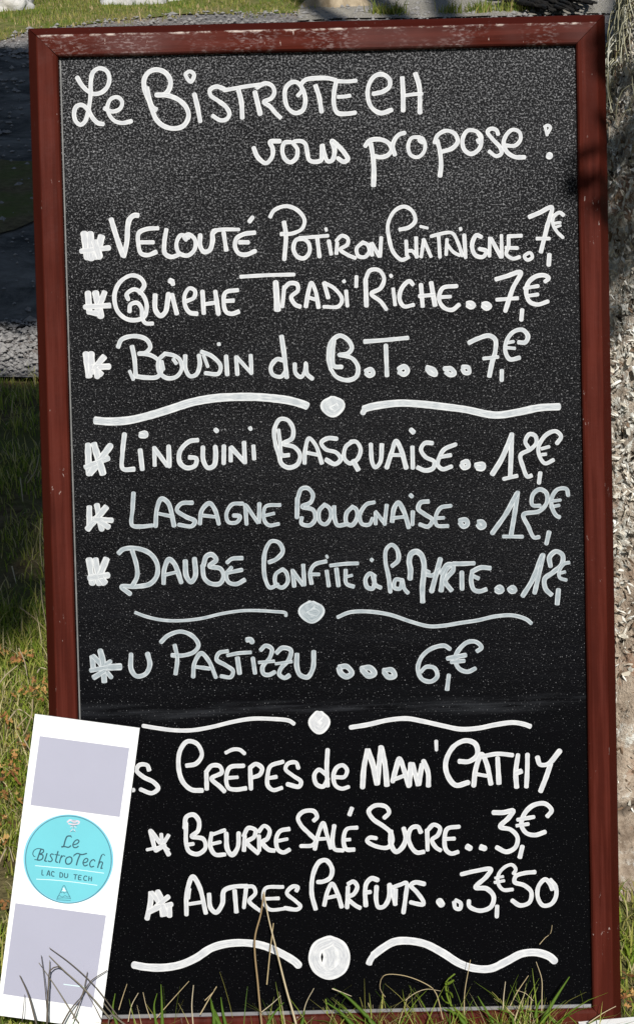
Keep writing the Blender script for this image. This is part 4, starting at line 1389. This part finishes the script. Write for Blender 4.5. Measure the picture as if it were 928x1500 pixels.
def bark_trunk(name, base, R, H, lean, seed, mat, parent, flares=(), nz=360, na=340, cool=1.0):
    V, T = [], []
    for i in range(nz + 1):
        z = -.06 + (H + .06) * (i / nz) ** 1.25; t = z / H
        for j in range(na):
            a = 2 * math.pi * j / na; r = R * (1 - .28 * max(0, t)) + R * .30 * math.exp(-max(z, 0) / .14)
            for (fa, fs, fw, fh) in flares:
                da = math.atan2(math.sin(a - fa), math.cos(a - fa)); r += fs * math.exp(-(da / fw) ** 2) * math.exp(-max(z, 0) / fh)
            q = Vector((math.cos(a) * 2.1 * R / .3, math.sin(a) * 2.1 * R / .3, z * 1.9 + seed))
            n1 = mn.fractal(q * 1.4, .9, 2.0, 4); pl = mn.noise(Vector((q.x * 3.2, q.y * 3.2, q.z * 2.2))); cr = -abs(mn.noise(Vector((q.x * 4.1, q.y * 4.1, q.z * 1.8 + 9)))) 
            fine = mn.fractal(q * 11, .8, 2.1, 3)
            dsp = (.012 * n1 + .008 * pl + .25 * max(0, .045 + cr) * -1 + .0035 * fine) * cool
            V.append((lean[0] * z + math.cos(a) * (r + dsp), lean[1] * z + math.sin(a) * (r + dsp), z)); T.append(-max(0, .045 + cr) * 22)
    F = [(i * na + j, i * na + (j + 1) % na, (i + 1) * na + (j + 1) % na, (i + 1) * na + j) for i in range(nz) for j in range(na)]
    return mesh(name, V, F, mat, parent, True, {'relief': T})
def big_tree():
    bx, by = .505, .72
    t = empty('lichened_tree', (bx, by, 0)); tag(t, 'rough trunk with white lichen and shaggy moss just behind the right side of the board', 'tree')
    bark_trunk('trunk', (0, 0), .325, 4.2, (.200, 0.02), 4.0, MAT['bark'], t, flares=((rad(252), .03, .40, .12), (rad(310), .06, .5, .2), (rad(150), .07, .4, .2), (rad(40), .08, .5, .2)))
    # shaggy pale moss on the upper trunk
    V, F, T = [], [], []
    for i in range(3600):
        a = rad(rng.uniform(150, 290)); z = rng.uniform(.93, 1.45)
        if mn.noise(Vector((a * 3, z * 6, 1))) + (z - 1.08) * 2.2 < rng.normal(0, .25): continue
        r = .325 * (1 - .28 * z / 4.2) + .004 + .012 * rng.random(); p = np.array((math.cos(a) * r + .20 * z, math.sin(a) * r + .02 * z, z)); o = np.array((math.cos(a), math.sin(a), 0)); s = np.array((-math.sin(a), math.cos(a), 0)); L = rng.uniform(.02, .07); sw = rng.normal(0, .5)
        tubes(V, F, T, [p, p + o * L * .16 + s * sw * L * .3 + np.array((0, 0, -L * .15)), p + o * L * .2 + s * sw * L * .7 + np.array((0, 0, -L * .6)), p + o * L * .12 + s * sw * L + np.array((0, 0, -L))], .0010, .0005, np.clip(rng.normal(.6, .3), 0, 1), k=4, step=.012)
    ms = fast('moss', V, F, MAT['moss'], T, t); ms['kind'] = 'stuff'
    t_root = t
    # flakes of lichen and loose bark standing off the trunk
    V, F, T = [], [], []
    for i in range(17000):
        a = rad(rng.uniform(168, 262)); z = rng.uniform(.02, 1.4); s = .0014 + .0058 * rng.random() ** 2
        r = .325 * (1 - .28 * z / 4.2) + .325 * .30 * math.exp(-z / .14) + rng.uniform(.002, .012)
        n = mn.fractal(Vector((a * 7, z * 20, 3)), .8, 2.0, 3)
        white = .34 + .56 * min(1, max(0, (z - .33) / .12)) - .35 * min(1, max(0, (z - .80) / .12)) + .15 * min(1, max(0, (z - 1.05) / .08)) + .45 * n
        q = rng.random()
        tn = rng.uniform(.74, 1) if q < white else (rng.uniform(.25, .65) if q < .55 + white * .4 else rng.uniform(.05, .35))
        o_ = Vector((math.cos(a), math.sin(a), .0)); c_ = Vector((o_.x * r + .20 * z, o_.y * r + .02 * z, z))
        nn = (o_ + Vector(rng.normal(0, .30, 3))).normalized(); u_ = nn.orthogonal().normalized(); v_ = nn.cross(u_); b = len(V); k = 7; asp = rng.uniform(.18, .6); sp_ = rng.random() * 6.28; u_, v_ = u_ * math.cos(sp_) + v_ * math.sin(sp_), v_ * math.cos(sp_) - u_ * math.sin(sp_); ph = rng.random() * 6.28
        for j in range(k):
            g = ph + 2 * math.pi * j / k; rr = s * rng.uniform(.45, 1.35)
            V.append(tuple(c_ + (u_ * math.cos(g) * 1.3 + v_ * math.sin(g) * asp) * rr + nn * rng.uniform(-.3, .5) * s)); T.append(tn)
        F.append([b + j for j in range(k)])
    lf = fast('lichen', V, F, MAT['lichen'], T, t_root, smooth=False); lf['kind'] = 'stuff'
    # limbs and the bough that shades the top right corner of the board
    V, F, T = [], [], []
    limbs = [[(.8, 0, 3.9), (.9, .3, 6), (1.3, .6, 8.5), (1.6, .9, 10.5)], [(.74, 0, 3.7), (.3, .6, 6), (-.3, 1.2, 9.6)], [(.72, 0, 3.6), (1.5, 0, 5.5), (2.1, -.1, 7.5), (2.2, 0, 9.6)], [(.8, 0, 3.9), (.6, .8, 6.5), (.5, 1.6, 9.9)], [(.42, -.1, 2.1), (.22, -.7, 2.36), (.12, -1.3, 2.42), (.06, -1.8, 2.30)]]
    for q, L in enumerate(limbs): tubes(V, F, T, L, .10 if q < 4 else .022, .03 if q < 4 else .006, .5, k=9, step=.12)
    mesh('limbs', V, F, MAT['bark'], t, True, {'relief': [0.0] * len(V)})
    cl = [(1.6, .9, 10.8, 1.2), (-.3, 1.3, 10.2, 1.0), (2.2, 0, 10, .9), (.5, 1.8, 10.6, 1.2), (1.2, .8, 12, 1.2), (1.0, 1.5, 10.0, .9)]
    V, F, T = leafcloud(9000, cl, .085); fast('crown', V, F, MAT['foliage'], T, t)
    V, F, T = leafcloud(170, [(.06, -1.72, 2.28, .11), (.03, -1.84, 2.24, .09), (.12, -1.62, 2.34, .10)], .035); fast('bough_leaves', V, F, MAT['foliage'], T, t)
big_tree()
# ------------------------------------------------------------------ far verge: boulders, root flare, dark shrub and brushwood
def rock_at(px, py, w_, h_, d_, lab, seed, squash=1.0, name='boulder', mat='rock'):
    p = gp(px, py); o = lump(name, (p.x, p.y + d_ * .75, h_ * .28), (w_, d_, h_), MAT[mat], seed, squash)
    tag(o, lab, name, 'pale boulders along the far verge'); return o
rock_at(2, 19, .165, .10, .12, 'low pale grey boulder lying in the verge grass at the far left', 1.3)
rock_at(206, 8, .215, .22, .17, 'white boulder in the far verge grass above the left half of the board', 4.1)
rock_at(442, 2, .09, .05, .08, 'small pale stone at the far edge of the verge beside the stump', 7.7)
def stump():
    p = gp(492, 14); t = empty('tree_stump', (p.x, p.y + .13, 0)); tag(t, 'buff coloured tree foot with spreading roots at the edge of the pale track', 'tree stump')
    k = NT('buff_bark'); k.set(Base_Color=k.mix(k.ramp(k.noise(14, 5, .7, src=k.map((1, 1, .35))), .35, .65), (.20, .15, .09), (.44, .36, .25)), Roughness=.95)
    bark_trunk('trunk', (0, 0), .105, .75, (0, 0), 17.0, k.m, t, flares=((rad(205), .10, .5, .06), (rad(330), .12, .45, .06), (rad(270), .05, .4, .06)), nz=60, na=90, cool=.8)
stump()
def dark_shrub():
    p = gp(85, 2); t = empty('dark_shrub', (p.x - .15, p.y + .75, 0)); tag(t, 'dark shrub in deep shade behind the verge at the far left', 'shrub')
    V, F, T = leafcloud(9000, [(0, 0, .32, .5), (-.7, .2, .4, .55), (.55, .1, .3, .42), (-.2, .3, .75, .5), (-1.4, .2, .5, .6), (.5, .3, .62, .35)], .045, .3); fast('foliage', V, F, MAT['needle'], T, t)
    V, F, T = [], [], []
    for a in range(5): tubes(V, F, T, [(0.02 * a, 0, 0), (.2 * math.cos(a * 1.3), .2 * math.sin(a * 1.3), .3), (.4 * math.cos(a * 1.3), .3 * math.sin(a * 1.3), .7)], .02, .006, k=6, step=.1)
    mesh('stems', V, F, MAT['twig'], t, True)
dark_shrub()
def shadow_branches():  # dark branches added in place of a shadow on the track
    p = gp(800, 8); t = empty('shadow_branches', (p.x, p.y, .016)); tag(t, 'black branch shapes made up for a shadow on the pale track beside the tree', 'shadow_branches')
    V, F, T = [], [], []
    A = [((738, 0), (800, 16)), ((728, -6), (790, 14)), ((745, -8), (815, 19)), ((760, -8), (868, 9)), ((775, -10), (860, 10)), ((770, -2), (840, 20)), ((790, -8), (848, 17)), ((752, -2), (822, 16)), ((805, -10), (866, 8)), ((765, -12), (830, 12))]
    for (a, b) in A * 4:
        q = [gp(a[0] + (b[0] - a[0]) * s + rng.normal(0, 3), a[1] + (b[1] - a[1]) * s + rng.normal(0, 1.2), .02 + .05 * rng.random()) for s in (-.15, .2, .5, .8, 1.0)]
        tubes(V, F, T, [(v.x - p.x, v.y - p.y, v.z) for v in q], .022, .006, k=6, step=.04)
    mesh('branches', V, F, MAT['twig'], t, True)
shadow_branches()
# ------------------------------------------------------------------ the trees whose shade falls on the road and the left of the lawn
def shade_tree(x, y, H, clumps, n, lab, size=.11):
    t = empty('shade_tree', (x, y, 0)); tag(t, lab, 'tree')
    bark_trunk('trunk', (0, 0), .17, H * .55, (0.0, 0), x, MAT['bark'], t, nz=50, na=40)
    V, F, T = [], [], []
    for (cx, cy, cz, r) in clumps: tubes(V, F, T, [(0, 0, H * .42), (cx * .5, cy * .5, (H * .5 + cz) * .5), (cx, cy, cz)], .07, .02, k=6, step=.2)
    mesh('limbs', V, F, MAT['bark'], t, True, {'relief': [0.0] * len(V)})
    V, F, T = leafcloud(n, clumps, size); fast('crown', V, F, MAT['needle'], T, t)
    return t

def over(px, py, z):               # the point at height z whose shadow falls on this point of the ground
    p = gp(px, py); return p + SUN * (z / SUN.z)
TX, TY = -2.0, -1.6
CL = []
for (px, py, r) in [(-8, 900, .10), (-6, 840, .12), (0, 780, .13), (10, 735, .13), (22, 690, .13), (6, 660, .15), (14, 640, .14), (10, 612, .22), (28, 590, .16),
                    (26, 440, .24), (24, 412, .36), (22, 375, .48), (20, 330, .50), (18, 290, .52), (14, 250, .55), (10, 210, .55), (6, 175, .6), (0, 140, .6), (-8, 112, .55), (30, 112, .38), (-4, 98, .42)]:
    c = over(px, py, 6.0 + .3 * math.sin(px * 1.7 + py)); CL.append((c.x - TX, c.y - TY, c.z, r)); 
    CL.append((c.x - TX - .42 - r, c.y - TY + .1, c.z + .3, r + .22))
CL += [(-1.2, -1.6, 6.8, .9), (-1.0, .2, 7.2, 1.0), (-.8, 1.8, 7.0, 1.0), (-.2, .3, 8.0, 1.0), (-1.8, -.8, 6.4, .9), (-1.7, 1.0, 6.5, .9)]
shade_tree(TX, TY, 8.0, CL, 40000, 'tall dark evergreen to the left of the viewpoint whose crown shades the road', .08)
